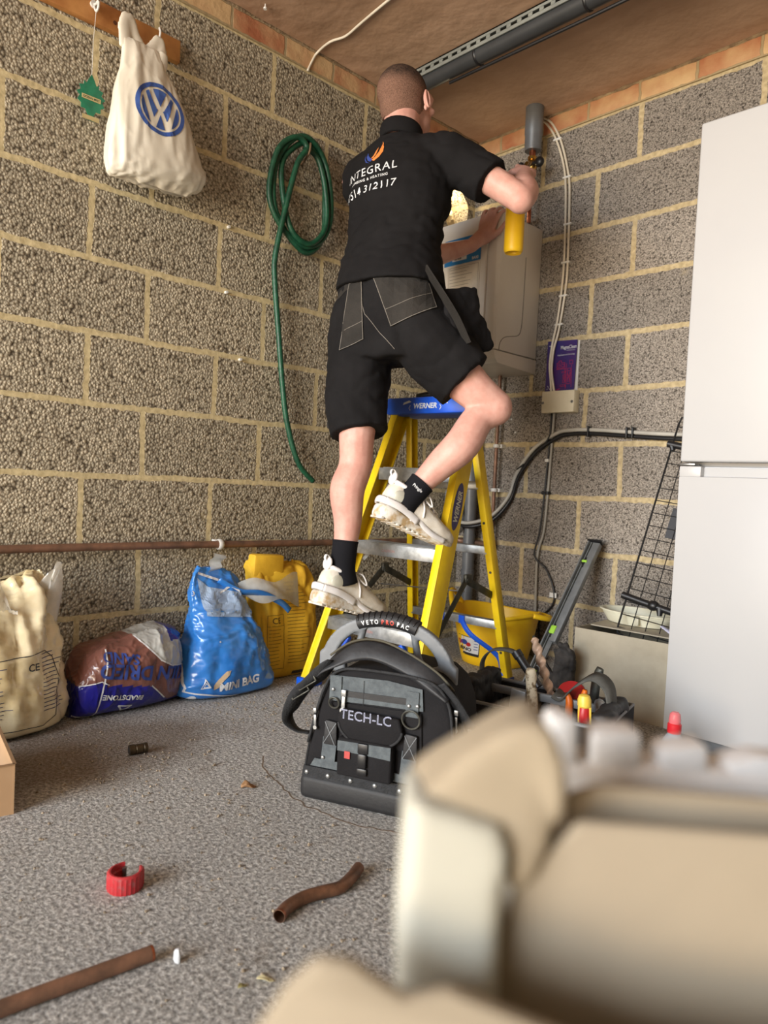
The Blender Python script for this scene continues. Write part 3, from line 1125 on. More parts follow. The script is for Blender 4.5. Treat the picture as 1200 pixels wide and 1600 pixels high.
decal('name_box', t, (.07, yy, 0), (1, 0, 0), (0, 0, 1), None, M_inkw, stk, step=0)
t = text2('Service', 0.014, 0.095, 1.700, bold=0.0004)
rect2(0.088, 1.717, 0.162, 1.722, t)
decal('lettering', t, (.07, yy - .0006, 0), (1, 0, 0), (0, 0, 1), None, M_inkb, stk, step=0)
t = bmesh.new()
for k in range(9):
    line2([(0.075, 1.66 - k * .014), (0.16 + .06 * random.random(), 1.66 - k * .014)], 0.0016, t)
line2([(0.07, 1.668), (0.232, 1.668), (0.232, 1.53), (0.07, 1.53)], 0.0012, t, closed=True)
decal('fine_print', t, (.07, yy, 0), (1, 0, 0), (0, 0, 1), None, mat('grey_print', (110, 104, 96), 0.7), pap, step=0)
# copper tails on top of the boiler
mb = MB()
mb.tube([(.30, -.17, BZ1), (.30, -.17, 1.905), (.33, -.175, 1.915), (.395, -.185, 1.915)], .0085, 12, smooth=4)
mb.tube([(.395, -.185, 1.915), (.42, -.185, 1.915)], .0115, 12)
tag(mb.build('copper_tail', M_cop2), 'short bright copper pipe stub bending over the boiler top', 'pipe')

# insulated flue / gas pipe with brass valve
b = thing('insulated_pipe', 'grey foam-sleeved vertical pipe ending in a brass valve under the ceiling', 'pipe', (0.395, -0.1, 2.353))
mb = MB()
mb.lathe([(.034, 2.17), (.036, 2.175), (.036, 2.235), (.0385, 2.24), (.0385, CEIL)], (.392, -.105, 0), n=24)
mb.build('foam_sleeve', M_pvc, b)
mb = MB()
mb.cyl((.392, -.105, 2.175), (.392, -.105, 2.125), .014)
mb.build('copper_stub', M_cop2, b)
mb = MB()
mb.lathe([(.012, 2.06), (.018, 2.062), (.018, 2.078), (.013, 2.08), (.02, 2.09), (.024, 2.105), (.02, 2.12), (.014, 2.13), (.019, 2.132), (.019, 2.146), (.012, 2.148)], (.392, -.105, 0), n=12)
mb.cyl((.392, -.105, 2.105), (.392, -.145, 2.105), .010)
mb.build('valve_body', M_brass, b)
mb = MB()
mb.ball((.345, -.12, 2.12), (.014, .012, .012), 12)
mb.ball((.44, -.12, 2.108), (.022, .016, .022), 12)
mb.box((.42, -.125, 2.108), (.05, .012, .014), bev=.003)
mb.box((.36, -.118, 2.118), (.03, .01, .01), bev=.003)
mb.build('lever', M_plb, b)
mb = MB()
mb.cyl((.392, -.105, 2.06), (.392, -.105, 1.868), .0085)
mb.build('copper_drop', M_cop2, b)

# twin white cables down from the ceiling to the junction box
ca = [(.36, -.012, 2.345), (.39, -.012, 2.32), (.439, -.012, 2.247), (.486, -.012, 2.125), (.507, -.012, 1.999), (.518, -.012, 1.728), (.515, -.012, 1.594), (.505, -.016, 1.46), (.496, -.03, 1.36), (.488, -.03, 1.27), (.496, -.028, 1.2), (.498, -.022, 1.155)]
cb_ = [(.375, -.012, 2.35), (.42, -.012, 2.31), (.47, -.012, 2.219), (.51, -.012, 2.092), (.526, -.012, 1.995), (.536, -.012, 1.725), (.534, -.012, 1.591), (.515, -.016, 1.42), (.503, -.03, 1.33), (.499, -.03, 1.25), (.508, -.028, 1.19), (.513, -.022, 1.155)]
for i, (c, lb) in enumerate(((ca, 'left of two cream cables running down the wall to the junction box'), (cb_, 'right of two cream cables running down the wall to the junction box'))):
    mb = MB()
    mb.tube(c, 0.0048, 8, smooth=6)
    tag(mb.build('supply_cable', M_cw, smooth=180), lb, 'cable', 'cream cables above the junction box')
clips = [(.452, 2.235), (.51, 2.06), (.527, 1.86), (.527, 1.7), (.525, 1.56), (.512, 1.44)]
for i, (x, z) in enumerate(clips):
    mb = MB()
    mb.box((x, -.012, z), (.040, .014, .008), bev=.002)
    mb.cyl((x + .018, -.02, z), (x + .018, -.001, z), .003, n=8)
    tag(mb.build('cable_clip', M_white), 'white cable clip nailed over the cream cables, %s' % ['topmost of six', 'second from the top', 'third from the top', 'fourth from the top', 'fifth from the top', 'lowest, just above the booklet'][i], 'cable clip', 'cable clips on the cream cables')
b = thing('junction_box', 'cream plastic junction box on the block wall under the booklet', 'junction box', (0.545, -0.02, 1.06))
mb = MB()
mb.box((.545, -.0215, 1.108), (.158, .043, .092), bev=.003)
mb.build('lid', M_cream, b)
for x in (.473, .615):
    mb = MB()
    mb.cyl((x, -.044, 1.105), (x, -.0425, 1.105), .006, n=12)
    mb.box((x, -.0455, 1.105), (.008, .001, .002))
    mb.build('screw', M_steel, b)
# booklet tucked behind the cables
b = thing('booklet', 'dark blue instruction booklet with red pipe drawing tucked behind cables', 'booklet', (0.535, -0.01, 1.16))
mb = MB()
mb.prism([(.462, 1.157), (.612, 1.157), (.611, 1.366), (.462, 1.372)], -.009, (0, -.002, 0), (1, 0, 0), (0, 0, 1))
mb.build('pages', M_white, b, smooth=0)
mb = MB()
mb.prism([(.460, 1.157), (.602, 1.157), (.606, 1.367), (.461, 1.373)], .0012, (0, -.0115, 0), (1, 0, 0), (0, 0, 1))
cov = mb.build('cover', mat('cover_navy', (46, 44, 108), 0.35, col2=(70, 38, 96), nscale=9), b, smooth=0)
t = text2('MagnaClean', 0.021, 0.527, 1.333, bold=0.0003, sx=0.75)
t = text2('PROFESSIONAL', 0.006, 0.557, 1.324, t=t)
t = text2('Installation and Servicing', 0.0098, 0.513, 1.306, t=t, sx=0.85)
rect2(0.470, 1.350, 0.486, 1.353, t)
for dx, dz in ((0, 0), (.006, .006), (.012, 0), (.018, .006), (0.003, .012), (.015, .014)):
    rect2(.468 + dx, 1.166 + dz, .472 + dx, 1.169 + dz, t)
decal('lettering', t, (0, -.0135, 0), (1, 0, 0), (0, 0, 1), None, M_inkw, cov, step=0)
t = bmesh.new()
for q in ([(.513, 1.275), (.552, 1.275), (.552, 1.253), (.513, 1.253)], [(.523, 1.275), (.523, 1.284), (.535, 1.284), (.535, 1.275)], [(.575, 1.283), (.590, 1.283), (.590, 1.268), (.575, 1.268)],
          [(.546, 1.225), (.555, 1.225), (.555, 1.190), (.546, 1.190)], [(.566, 1.25), (.582, 1.25), (.582, 1.185), (.566, 1.185)], [(.57, 1.24), (.578, 1.24), (.578, 1.195), (.57, 1.195)],
          [(.54, 1.238), (.558, 1.238), (.558, 1.232), (.54, 1.232)], [(.535, 1.182), (.558, 1.182), (.558, 1.176), (.535, 1.176)], [(.518, 1.268), (.530, 1.268), (.530, 1.258), (.518, 1.258)], [(.536, 1.268), (.548, 1.268), (.548, 1.258), (.536, 1.258)]):
    line2(q, .0012, t, closed=True)
for q in ([(.513, 1.249), (.56, 1.249)], [(.553, 1.25), (.562, 1.17)], [(.515, 1.162), (.535, 1.166)], [(.585, 1.262), (.588, 1.17)], [(.56, 1.27), (.56, 1.165)], [(.548, 1.22), (.554, 1.195)], [(.568, 1.23), (.581, 1.20)], [(.568, 1.20), (.581, 1.23)]):
    line2(q, .0014, t)
decal('drawing', t, (0, -.0135, 0), (1, 0, 0), (0, 0, 1), None, mat('red_line', (206, 46, 84), 0.5), cov, step=0)

# cables below the box
mb = MB()
mb.tube([(.518, -.02, 1.062), (.509, -.012, .914), (.502, -.010, .721), (.494, -.012, .554), (.470, -.014, .441), (.476, -.014, .189), (.477, -.014, .06), (.48, -.014, 0.0)], .0058, 8, smooth=5)
tag(mb.build('grey_cable', M_cg, smooth=180), 'pale grey cable dropping straight from the junction box to the floor', 'cable')
mb = MB()
mb.tube([(.506, -.02, 1.062), (.494, -.012, .858), (.494, -.024, .707), (.483, -.026, .554), (.465, -.028, .446), (.518, -.014, .391), (.559, -.012, .314), (.56, -.012, .245), (.506, -.012, .181), (.497, -.012, .124), (.51, -.014, 0.0)], .0042, 8, smooth=6)
tag(mb.build('black_cable', M_plb, smooth=180), 'thin black cable looping out to the right below the junction box', 'cable')
mb = MB()
mb.box((.559, -.012, .285), (.034, .004, .02))
tag(mb.build('paper_tag', M_white), 'small white paper tag on the looping black cable', 'tag')
for i, (x, z) in enumerate(((.50, .72), (.496, .86))):
    mb = MB()
    mb.box((x, -.014, z), (.026 if i == 0 else .018, .026, .014), bev=.004)
    if i == 0:
        mb.ball((x - .016, -.02, z), .009, 10)
    tag(mb.build('cable_clamp', M_plb if i == 0 else M_white), ['black clamp pinching the cables halfway down the wall', 'small white clip on the grey cable under the junction box'][i], 'cable clip')
gc = [(1.5, -.02, .955), (1.3, -.02, .957), (1.079, -.018, .962), (.938, -.016, .970), (.717, -.016, .987), (.60, -.018, .988), (.536, -.022, .975), (.427, -.024, .91), (.342, -.022, .80), (.304, -.02, .698), (.238, -.055, .604), (.15, -.1, .566), (.061, -.1, .578), (.03, -.04, .64)]
mb = MB()
mb.tube(gc, .0082, 10, smooth=6)
tag(mb.build('armoured_cable', mat('pale_grey_cable', (186, 182, 172), 0.4), smooth=180), 'thick pale grey cable sweeping along the wall and down behind the ladder', 'cable')
mb = MB()
mb.tube([(x + (.008 if i > 4 else 0), y + .003, z - .0165) for i, (x, y, z) in enumerate(gc)], .0085, 10, smooth=6)
tag(mb.build('black_armoured_cable', M_plb, smooth=180), 'thick black cable clipped just beneath the pale grey one', 'cable')
for i, (x, z, a) in enumerate(((.86, .972, 0), (.885, .972, 0), (.69, .98, 0), (.50, .95, 30), (.365, .83, 55))):
    mb = MB()
    mb.box((x, -.02, z), (.006, .028, .044), Matrix.Rotation(R(a), 3, 'Y'), bev=.002)
    tag(mb.build('cable_tie', M_plb), ['black cable tie, left of the close pair on the sweeping grey cable', 'black cable tie, right of the close pair on the sweeping grey cable', 'black cable tie on the level run right of the junction box cable', 'black cable tie where the thick grey cable starts to bend down', 'black cable tie halfway down the curve of the thick grey cable'][i], 'cable tie', 'ties on the thick cables')
# copper stub poking out behind the fridge
mb = MB()
mb.tube([(1.125, -.014, 2.035), (1.5, -.014, 2.04)], .0125, 12)
tag(mb.build('copper_offcut', mat('dark_copper', (116, 66, 50), 0.5, 0.5)), 'dark copper pipe end poking out above the top of the fridge', 'pipe')
# wall plugs and screws
for i, (x, y, z, lb) in enumerate(((.003, -1.328, 1.598, 'top one of three in the beds left of the hose'), (.003, -1.327, 1.371, 'middle one of three in the beds left of the hose'), (.003, -1.259, 1.146, 'lowest of three, nearest the hanging hose end'))):
    mb = MB()
    mb.cyl((0, y, z), (.012, y, z), .005, n=10)
    tag(mb.build('wall_plug', M_white), 'pale wall plug, ' + lb, 'wall plug')
for i, (x, z) in enumerate(((.285, 1.045), (.31, .985))):
    mb = MB()
    mb.cyl((x, 0, z), (x, -.008, z), .004, n=10)
    tag(mb.build('wall_plug', M_white), ['upper', 'lower'][i] + ' of the two white plugs in the block below the boiler', 'wall plug')


# ------------------------------------------------------------------ the man on the ladder
man = thing('person', 'man seen from behind in black polo shirt and work shorts, standing on the stepladder', 'person', (0.46, -1.05, 0.24))


def limb(mb, pts, rad, n=16, smooth=5):
    mb.tube(pts, rad, n, smooth=smooth)
    r0, r1 = rad[0], rad[-1]
    mb.ball(pts[0], r0 if isinstance(r0, (int, float)) else (r0[0],) * 3, n)
    mb.ball(pts[-1], r1 if isinstance(r1, (int, float)) else (r1[0],) * 3, n)


def ell_loft(mb, secs, n=24, smooth=5, ex=2.2):
    """secs: (centre, side vector, front vector)"""
    cs = catmull([s[0] for s in secs], smooth)
    ss = catmull([s[1] for s in secs], smooth)
    fs = catmull([s[2] for s in secs], smooth)
    rings = []
    for c, s, f in zip(cs, ss, fs):
        ring = []
        for k in range(n):
            a = 2 * pi * k / n
            x = math.copysign(abs(cos(a)) ** (2 / ex), cos(a))
            y = math.copysign(abs(sin(a)) ** (2 / ex), sin(a))
            ring.append(mb.v(c + s * x + f * y))
        rings.append(ring)
    mb.rings(rings)


def hd(a):      # horizontal direction, degrees from +x
    return V((cos(R(a)), sin(R(a)), 0))


hipL, hipR = V((.400, -1.020, 1.25)), V((.585, -.990, 1.25))
kneeL, ankL = V((.462, -1.085, .84)), V((.472, -1.130, .43))
kneeR, ankR = V((.802, -.818, .992)), V((.648, -1.022, .675))
shL, shR = V((.268, -.965, 1.800)), V((.612, -.885, 1.835))
elR, wrR = V((.862, -.795, 1.640)), V((.745, -.625, 1.800))
elL, wrL = V((.215, -.640, 1.600)), V((.318, -.385, 1.715))
neck = V((.455, -.945, 1.92))
headc = V((.428, -.905, 2.045))

def frame(heel, toe, roll=0.0):
    y = (V(toe) - V(heel)).normalized()
    x = y.cross(V((0, 0, 1))).normalized()
    z = x.cross(y)
    m = Matrix((x, y, z)).transposed().to_4x4()
    return Matrix.Translation(V(heel)) @ m @ Matrix.Rotation(R(roll), 4, 'Y')


FR_L = frame((.462, -1.225, .326), (.470, -.955, .254))
FR_R = frame((.610, -1.114, .616), (.668, -.878, .524))

# body: one continuous skin
mb = MB()
limb(mb, [hipL, hipL.lerp(kneeL, .5), kneeL + V((0, .0, .04)), kneeL + V((0, 0, -.06)), kneeL.lerp(ankL, .35) + V((0, -.018, 0)), kneeL.lerp(ankL, .6), kneeL.lerp(ankL, .85), ankL],
     [.088, .078, .060, .056, .0585, .047, .037, .038])
k2 = kneeR + V((.01, .02, .0))
limb(mb, [hipR, hipR.lerp(kneeR, .45), hipR.lerp(kneeR, .8), k2], [.090, .082, .066, .053])
sh = ankR - kneeR
limb(mb, [k2 + V((.005, -.005, -.01)), kneeR + sh * .14, kneeR + sh * .34 + V((.02, -.02, -.022)), kneeR + sh * .58 + V((.008, -.008, -.01)), kneeR + sh * .82, ankR], [.052, .053, .0575, .050, .038, .038])
mb.ball(k2 + V((.0, .004, .0)), .050)
# feet inside the shoes
for an_, F_ in ((ankL, FR_L), (ankR, FR_R)):
    limb(mb, [an_, F_ @ V((0, .055, .07)), F_ @ V((0, .13, .058)), F_ @ V((0, .215, .040))], [.035, .027, .026, .016])
# trunk
ell_loft(mb, [(V((.49, -1.0, 1.16)), hd(8) * .155, hd(98) * .10), (V((.49, -1.005, 1.27)), hd(8) * .165, hd(98) * .105), (V((.48, -.995, 1.40)), hd(10) * .150, hd(100) * .095),
              (V((.478, -.975, 1.55)), hd(12) * .150, hd(102) * .105), (V((.466, -.955, 1.70)), hd(13) * .158, hd(103) * .11), (V((.445, -.945, 1.81)), hd(13) * .125, hd(103) * .075), (V((.452, -.94, 1.875)), hd(12) * .06, hd(102) * .06)])
# neck
limb(mb, [V((.455, -.945, 1.84)), V((.450, -.935, 1.93)), headc + V((0, -.005, -.03))], [(.064, .064), (.060, .060), (.060, .060)])
# arms
limb(mb, [V((.45, -.95, 1.785)), shR + V((-.01, 0, -.018)), shR.lerp(elR, .5), elR + V((-.015, 0, .015)), elR + V((0, 0, 0))], [.055, .052, .048, .044, .042])
limb(mb, [elR, elR.lerp(wrR, .3) + V((.01, 0, 0)), elR.lerp(wrR, .65), wrR], [.042, .047, .040, .030])
limb(mb, [V((.42, -.95, 1.78)), shL, shL.lerp(elL, .5), elL], [.06, .060, .049, .043])
limb(mb, [elL, elL.lerp(wrL, .3), elL.lerp(wrL, .65), wrL], [.042, .045, .037, .028])
# right hand: a fist closed on the torch handle (axis of the handle runs up and towards the valve)
hx = (wrR - elR).normalized()
palm = wrR + hx * .055
sdv = V((.62, .45, -.3)).normalized()
sdv = (sdv - hx * sdv.dot(hx)).normalized()          # across the knuckles
nrm = hx.cross(sdv).normalized()
if nrm.y < 0:
    nrm = -nrm
pr = Matrix((sdv, nrm, hx)).transposed()
mb.ball(palm, (.042, .019, .048), 16, pr)
mb.ball(wrR + hx * .02, (.032, .023, .035), 14, pr)
body_r_fingers = []
for i, (o_, ln) in enumerate(((-.031, .92), (-.0105, 1.05), (.010, 1.0), (.030, .82))):
    kn = palm + hx * .040 + sdv * o_
    p1 = kn + hx * .020 * ln + nrm * .022
    p2 = kn + hx * .006 * ln + nrm * .046 * ln
    p3 = kn - hx * .018 * ln + nrm * .044
    mb.tube([kn - hx * .02, kn, p1, p2, p3], [.0095, .0105, .0098, .009, .0078], 10, smooth=3)
    mb.ball(p3, .0078, 8)
th0 = palm - hx * .02 - sdv * .034
mb.tube([th0, th0 - sdv * .014 + nrm * .018 + hx * .012, th0 - sdv * .002 + nrm * .042 + hx * .024, th0 + sdv * .02 + nrm * .056 + hx * .028], [.014, .0135, .0115, .009], 10, smooth=3)
# left hand: laid on the boiler front, fingers up over its top edge
px = V((.345, -.330, 1.775))
fx = V((.20, .05, .98)).normalized()
fs_ = V((.96, .20, -.18)).normalized()
fs_ = (fs_ - fx * fs_.dot(fx)).normalized()
fn_ = fx.cross(fs_).normalized()
pl_ = Matrix((fs_, fn_, fx)).transposed()
limb(mb, [wrL, wrL.lerp(px, .55), px], [(.028, .026), (.031, .022), (.034, .016)])
mb.ball(px, (.042, .016, .050), 16, pl_)
for i, (o_, ln, sp) in enumerate(((-.032, .78, -.20), (-.011, .95, -.06), (.010, 1.0, .06), (.031, .90, .20))):
    kn = px + fx * .042 + fs_ * o_
    dd = (fx + fs_ * sp).normalized()
    q1 = kn + dd * .040 * ln + V((0, .006, 0))
    q2 = kn + dd * .062 * ln + V((0, .022, 0)) * ln
    q3 = kn + dd * .072 * ln + V((0, .042, 0)) * ln
    mb.tube([kn - fx * .02, kn, q1, q2, q3], [.0095, .0105, .0095, .0088, .0076], 10, smooth=3)
    mb.ball(q3, .0076, 8)
t0 = px - fx * .012 + fs_ * .030
mb.tube([t0, t0 + fs_ * .026 + fx * .018, t0 + fs_ * .042 + fx * .044, t0 + fs_ * .047 + fx * .066 + V((0, .006, 0))], [.014, .0125, .0105, .0085], 10, smooth=3)
mb.ball(t0 + fs_ * .047 + fx * .066 + V((0, .006, 0)), .0085, 8)
# head: skull, face and jaw, looking towards the valve
hf = V((-.03, .985, .12)).normalized()
hs = V((1, .03, 0.02)).normalized()
hu = hs.cross(hf).normalized()
hm_ = Matrix((hs, hf, hu)).transposed()
def hp_(x, y, z):
    return headc + hs * x + hf * y + hu * z
mb.ball(hp_(0, -.012, .030), (.076, .094, .086), 26, hm_)
mb.ball(hp_(0, -.010, -.02), (.071, .086, .085), 24, hm_)
mb.ball(hp_(0, .045, -.045), (.056, .058, .075), 20, hm_)
mb.ball(hp_(0, .058, -.095), (.040, .042, .032), 16, hm_)
mb.ball(hp_(0, .085, .02), (.052, .025, .04), 16, hm_)
mb.tube([hp_(0, .098, .02), hp_(0, .118, -.018), hp_(0, .108, -.034)], [.008, .014, .012], 10, smooth=3)   # nose
for s in (-1, 1):
    mb.ball(hp_(s * .040, .088, -.02), (.018, .014, .014), 12, hm_)
    mb.ball(hp_(s * .030, .098, .024), (.022, .010, .007), 12, hm_)
mb.tube([hp_(-.024, .098, -.062), hp_(0, .107, -.058), hp_(.024, .098, -.062)], [.005, .0075, .005], 8, smooth=3)
mb.tube([hp_(-.02, .097, -.073), hp_(0, .105, -.074), hp_(.02, .097, -.073)], [.005, .008, .005], 8, smooth=3)
body = mb.build('body', M_skin, man, smooth=180, mods=RM(0.0058, 5, 0.5))
body['label'] = 'bare skin of the head, arms and legs'
for s in (-1, 1):
    mb = MB()
    eo = hp_(s * .0785, .008, -.012)
    mb.tube([eo + hf * (.004 + .009 * cos(a)) + hu * (.027 * sin(a)) + hs * s * (.008 + .009 * abs(cos(a * .5 + pi / 4))) for a in [2 * pi * k / 18 for k in range(18)]], .0042, 8, closed=True)
    mb.ball(eo + hs * s * .009, (.006, .010, .026), 12, hm_)
    mb.ball(eo + hs * s * .008 - hu * .027, (.006, .008, .010), 10, hm_)
    mb.build('ear', M_skin, man, smooth=180)
    mb = MB()
    mb.ball(hp_(s * .030, .0925, .004), (.011, .008, .007), 12, hm_)
    mb.build('eye', M_white, man, smooth=180)
# hair: close cap over skull, faded towards the neck
mb = MB()
mb.ball(hp_(0, -.012, .030), (.0785, .0965, .0885), 40, hm_)
mb.ball(hp_(0, -.012, -.02), (.0730, .0880, .085), 40, hm_)
ob = mb.build('hair', M_hair, man, smooth=180, mods=RM(0.005, 4))
t = bmesh.new()
t.from_mesh(ob.data)
dele = []
for v in t.verts:
    q = hm_.transposed() @ (v.co - headc)
    lim = -.062 if q.y < .0 else (-.062 + (q.y) * 1.3)
    if q.z < lim or q.y > .062 + .1 * max(0, q.z - .02):
        dele.append(v)
bmesh.ops.delete(t, geom=dele, context='VERTS')
t.to_mesh(ob.data)
t.free()

nt = M_hair.node_tree
_b = nt.nodes['Principled BSDF']
_src = _b.inputs['Base Color'].links[0].from_socket
_g = N(nt, 'ShaderNodeTexCoord')
_s = N(nt, 'ShaderNodeSeparateXYZ')
nt.links.new(_g.outputs['Object'], _s.inputs[0])
_n = N(nt, 'ShaderNodeTexNoise', i_Scale=18.0)
nt.links.new(_g.outputs['Object'], _n.inputs['Vector'])
_a = N(nt, 'ShaderNodeMath', operation='MULTIPLY_ADD')
nt.links.new(_n.outputs['Fac'], _a.inputs[0])
_a.inputs[1].default_value = .03
nt.links.new(_s.outputs[2], _a.inputs[2])
_r = N(nt, 'ShaderNodeMapRange')
_r.inputs[1].default_value = 2.085
_r.inputs[2].default_value = 2.125
nt.links.new(_a.outputs[0], _r.inputs[0])
_m = N(nt, 'ShaderNodeMix', data_type='RGBA')
nt.links.new(_r.outputs[0], _m.inputs[0])
_m.inputs[6].default_value = lin((132, 100, 84))
nt.links.new(_src, _m.inputs[7])
_n2 = N(nt, 'ShaderNodeTexNoise', i_Scale=320.0)
nt.links.new(_g.outputs['Object'], _n2.inputs['Vector'])
_r2b = N(nt, 'ShaderNodeMapRange')
_r2b.inputs[1].default_value = .35
_r2b.inputs[2].default_value = .65
_r2b.inputs[3].default_value = .62
_r2b.inputs[4].default_value = 1.1
nt.links.new(_n2.outputs['Fac'], _r2b.inputs[0])
_v = N(nt, 'ShaderNodeVectorMath', operation='SCALE')
nt.links.new(_m.outputs[2], _v.inputs[0])
nt.links.new(_r2b.outputs[0], _v.inputs['Scale'])
nt.links.new(_v.outputs[0], _b.inputs['Base Color'])

# polo shirt
mb = MB()
ell_loft(mb, [(V((.498, -1.0, 1.372)), hd(8) * .197, hd(98) * .152), (V((.494, -.998, 1.43)), hd(9) * .187, hd(99) * .140), (V((.488, -.985, 1.53)), hd(11) * .172, hd(101) * .124),
              (V((.482, -.968, 1.64)), hd(12) * .176, hd(102) * .124), (V((.472, -.955, 1.74)), hd(13) * .180, hd(103) * .122), (V((.445, -.945, 1.82)), hd(13) * .170, hd(103) * .105),
              (V((.448, -.943, 1.872)), hd(13) * .118, hd(103) * .082), (V((.452, -.942, 1.90)), hd(13) * .075, hd(103) * .07)], ex=2.25)
limb(mb, [V((.45, -.945, 1.790)), shR + V((-.015, 0, -.012)), shR.lerp(elR, .32) + V((0, 0, -.006))], [.084, .076, .070])
mb.tube([shR + V((0, 0, -.012)), shR.lerp(elR, .3) + V((0, 0, -.006)), shR.lerp(elR, .63) + V((-.004, 0, -.004))], [.076, .073, .076], 20)
limb(mb, [V((.45, -.955, 1.77)), shL + V((.035, 0, -.0)), shL.lerp(elL, .35)], [.085, .084, .078])
mb.tube([shL + V((.02, 0, 0)), shL.lerp(elL, .3), shL.lerp(elL, .55)], [.082, .078, .078], 20)
mb.ball(V((.52, -.93, 1.69)), (.14, .12, .15), 16)
shirt = mb.build('polo_shirt', M_shirt, man, smooth=180, mods=RM(0.0068, 7, 0.5))
ripple(shirt, 9, .009, 4, (1.0, 1.0, 1.7), lambda c: min(1.25, .35 + max(0, c.z - 1.40) * 9) if c.z < 1.62 else .7)
mb = MB()
mb.tube([neck + V((.004, 0, -.025)) + hd(12) * .070 * cos(a) + hd(102) * .068 * sin(a) + V((0, 0, .012 - .014 * sin(a))) for a in [2 * pi * k / 28 for k in range(28)]], (.026, .0055), 8, closed=True, flat=(0, 0, 1))
mb.build('collar', M_shirt, shirt, smooth=180)
sb = bvh_of(shirt)
# print across the upper back
bo = V((.462, -1.30, 1.782))
bux = V((1, .06, .0)).normalized()
buy = V((0, 0, 1))
bux = (bux + V((0, 0, .03))).normalized()
buy = (buy - bux * buy.dot(bux)).normalized()
t = text2('INTEGRAL', 0.043, 0, -.043, bold=.0001, space=1.16, align='CENTER', shear=-.22)
decal('lettering', t, bo, bux, buy, sb, M_inkw, shirt, step=.014, off=.0025, maxd=.8)
t = text2('PLUMBING & HEATING', 0.0135, 0, -.064, bold=.0002, space=1.25, align='CENTER', shear=-.22)
decal('lettering', t, bo, bux, buy, sb, M_inkw, shirt, step=.014, off=.0025, maxd=.8)
t = text2('07514 312117', 0.040, 0, -.108, bold=.0001, space=1.06, align='CENTER', shear=-.22)
decal('lettering', t, bo, bux, buy, sb, M_inkw, shirt, step=.014, off=.0025, maxd=.8)
t = poly2([(.0, .01), (.012, .018), (.022, .034), (.024, .052), (.018, .078), (.034, .052), (.036, .034), (.028, .016), (.012, .004)])
poly2([(-.004, .016), (.006, .026), (.010, .04), (.012, .058), (.016, .044), (.014, .028), (.006, .016)], t)
decal('flame_mark', t, bo, bux, buy, sb, M_inko, shirt, step=.014, off=.0025, maxd=.8)
t = poly2([(-.002, .004), (-.016, .012), (-.026, .026), (-.026, .044), (-.018, .030), (-.008, .020), (.004, .012)])
poly2([(-.004, -.001), (-.022, .006), (-.034, .022), (-.035, .04), (-.030, .022), (-.018, .008)], t)
decal('flame_mark', t, bo, bux, buy, sb, M_inkbl, shirt, step=.014, off=.0025, maxd=.8)

# work shorts
mb = MB()
ell_loft(mb, [(V((.49, -1.0, 1.13)), hd(8) * .165, hd(98) * .125), (V((.49, -1.005, 1.22)), hd(8) * .182, hd(98) * .140), (V((.488, -1.005, 1.31)), hd(8) * .182, hd(98) * .135), (V((.485, -1.0, 1.42)), hd(9) * .172, hd(99) * .120)], ex=2.4)
mb.tube([hipL + V((-.0, 0, .04)), hipL.lerp(kneeL, .35) + V((-.012, 0, 0)), hipL.lerp(kneeL, .7) + V((-.008, 0, 0)), V((.458, -1.073, .885))], [.118, .112, .105, .100], 22, smooth=3)
kR = hipR.lerp(kneeR, .70) + V((0, .0, .0))
mb.tube([hipR + V((.0, 0, .03)), hipR.lerp(kneeR, .35), kR], [.120, .116, .108], 22, smooth=3)
mb.ball(hipR + V((.0, .0, .04)), .122)
mb.ball(hipL + V((-.0, 0, .04)), .118)
shorts = mb.build('work_shorts', M_short, man, smooth=180, mods=RM(0.0068, 6, 0.5))
ripple(shorts, 8, .008, 11, (1, 1, 1.3))
hb = bvh_of(shorts)
# hard-wearing pocket panels on the seat, stitched edges
def patch(name, quad, m, off=.004, o=(.49, -1.4, 1.3), ux=(1, .10, 0), uy=(0, 0, 1), parent=shorts, bv=hb, step=.02):
    ob = decal(name, poly2(quad), o, ux, uy, bv, m, parent, step=step, off=off, maxd=.9)
    bake(ob, [('SOLIDIFY', dict(thickness=.003, offset=0))])
    return ob
M_stitch = mat('stitching', (120, 114, 106), 0.8)
po_, pu_ = V((.5, -1.01, 1.3)) + V((.72, -.69, 0)) * .5, (.69, .72, 0)
for q in ([(-.058, .100), (.098, .142), (.156, -.015), (.015, -.082)], [(-.128, .070), (-.088, .080), (-.072, -.117), (-.150, -.145)]):
    patch('seat_pocket', q, M_panel, o=po_, ux=pu_)
    decal('stitching', line2(q, .0018, closed=True), po_, pu_, (0, 0, 1), hb, M_stitch, shorts, step=.02, off=.0065, maxd=.9)
    a_, b_ = V((*q[3], 0)).lerp(V((*q[0], 0)), .28), V((*q[2], 0)).lerp(V((*q[1], 0)), .28)
    decal('stitching', line2([(a_.x, a_.y), (b_.x, b_.y)], .0014), po_, pu_, (0, 0, 1), hb, M_stitch, shorts, step=.02, off=.0065, maxd=.9)
decal('stitching', line2([(-.10, .06), (-.07, -.04), (-.02, -.10), (.03, -.15)], .0016), po_, pu_, (0, 0, 1), hb, M_stitch, shorts, step=.02, off=.0025, maxd=.9)
decal('waistband', poly2([(-.17, .05), (-.13, .092), (-.058, .118), (.098, .160), (.25, .17), (.25, .145), (.098, .140), (-.058, .098), (-.17, .03)]), po_, pu_, (0, 0, 1), hb, M_panel, shorts, step=.02, off=.003, maxd=.9)
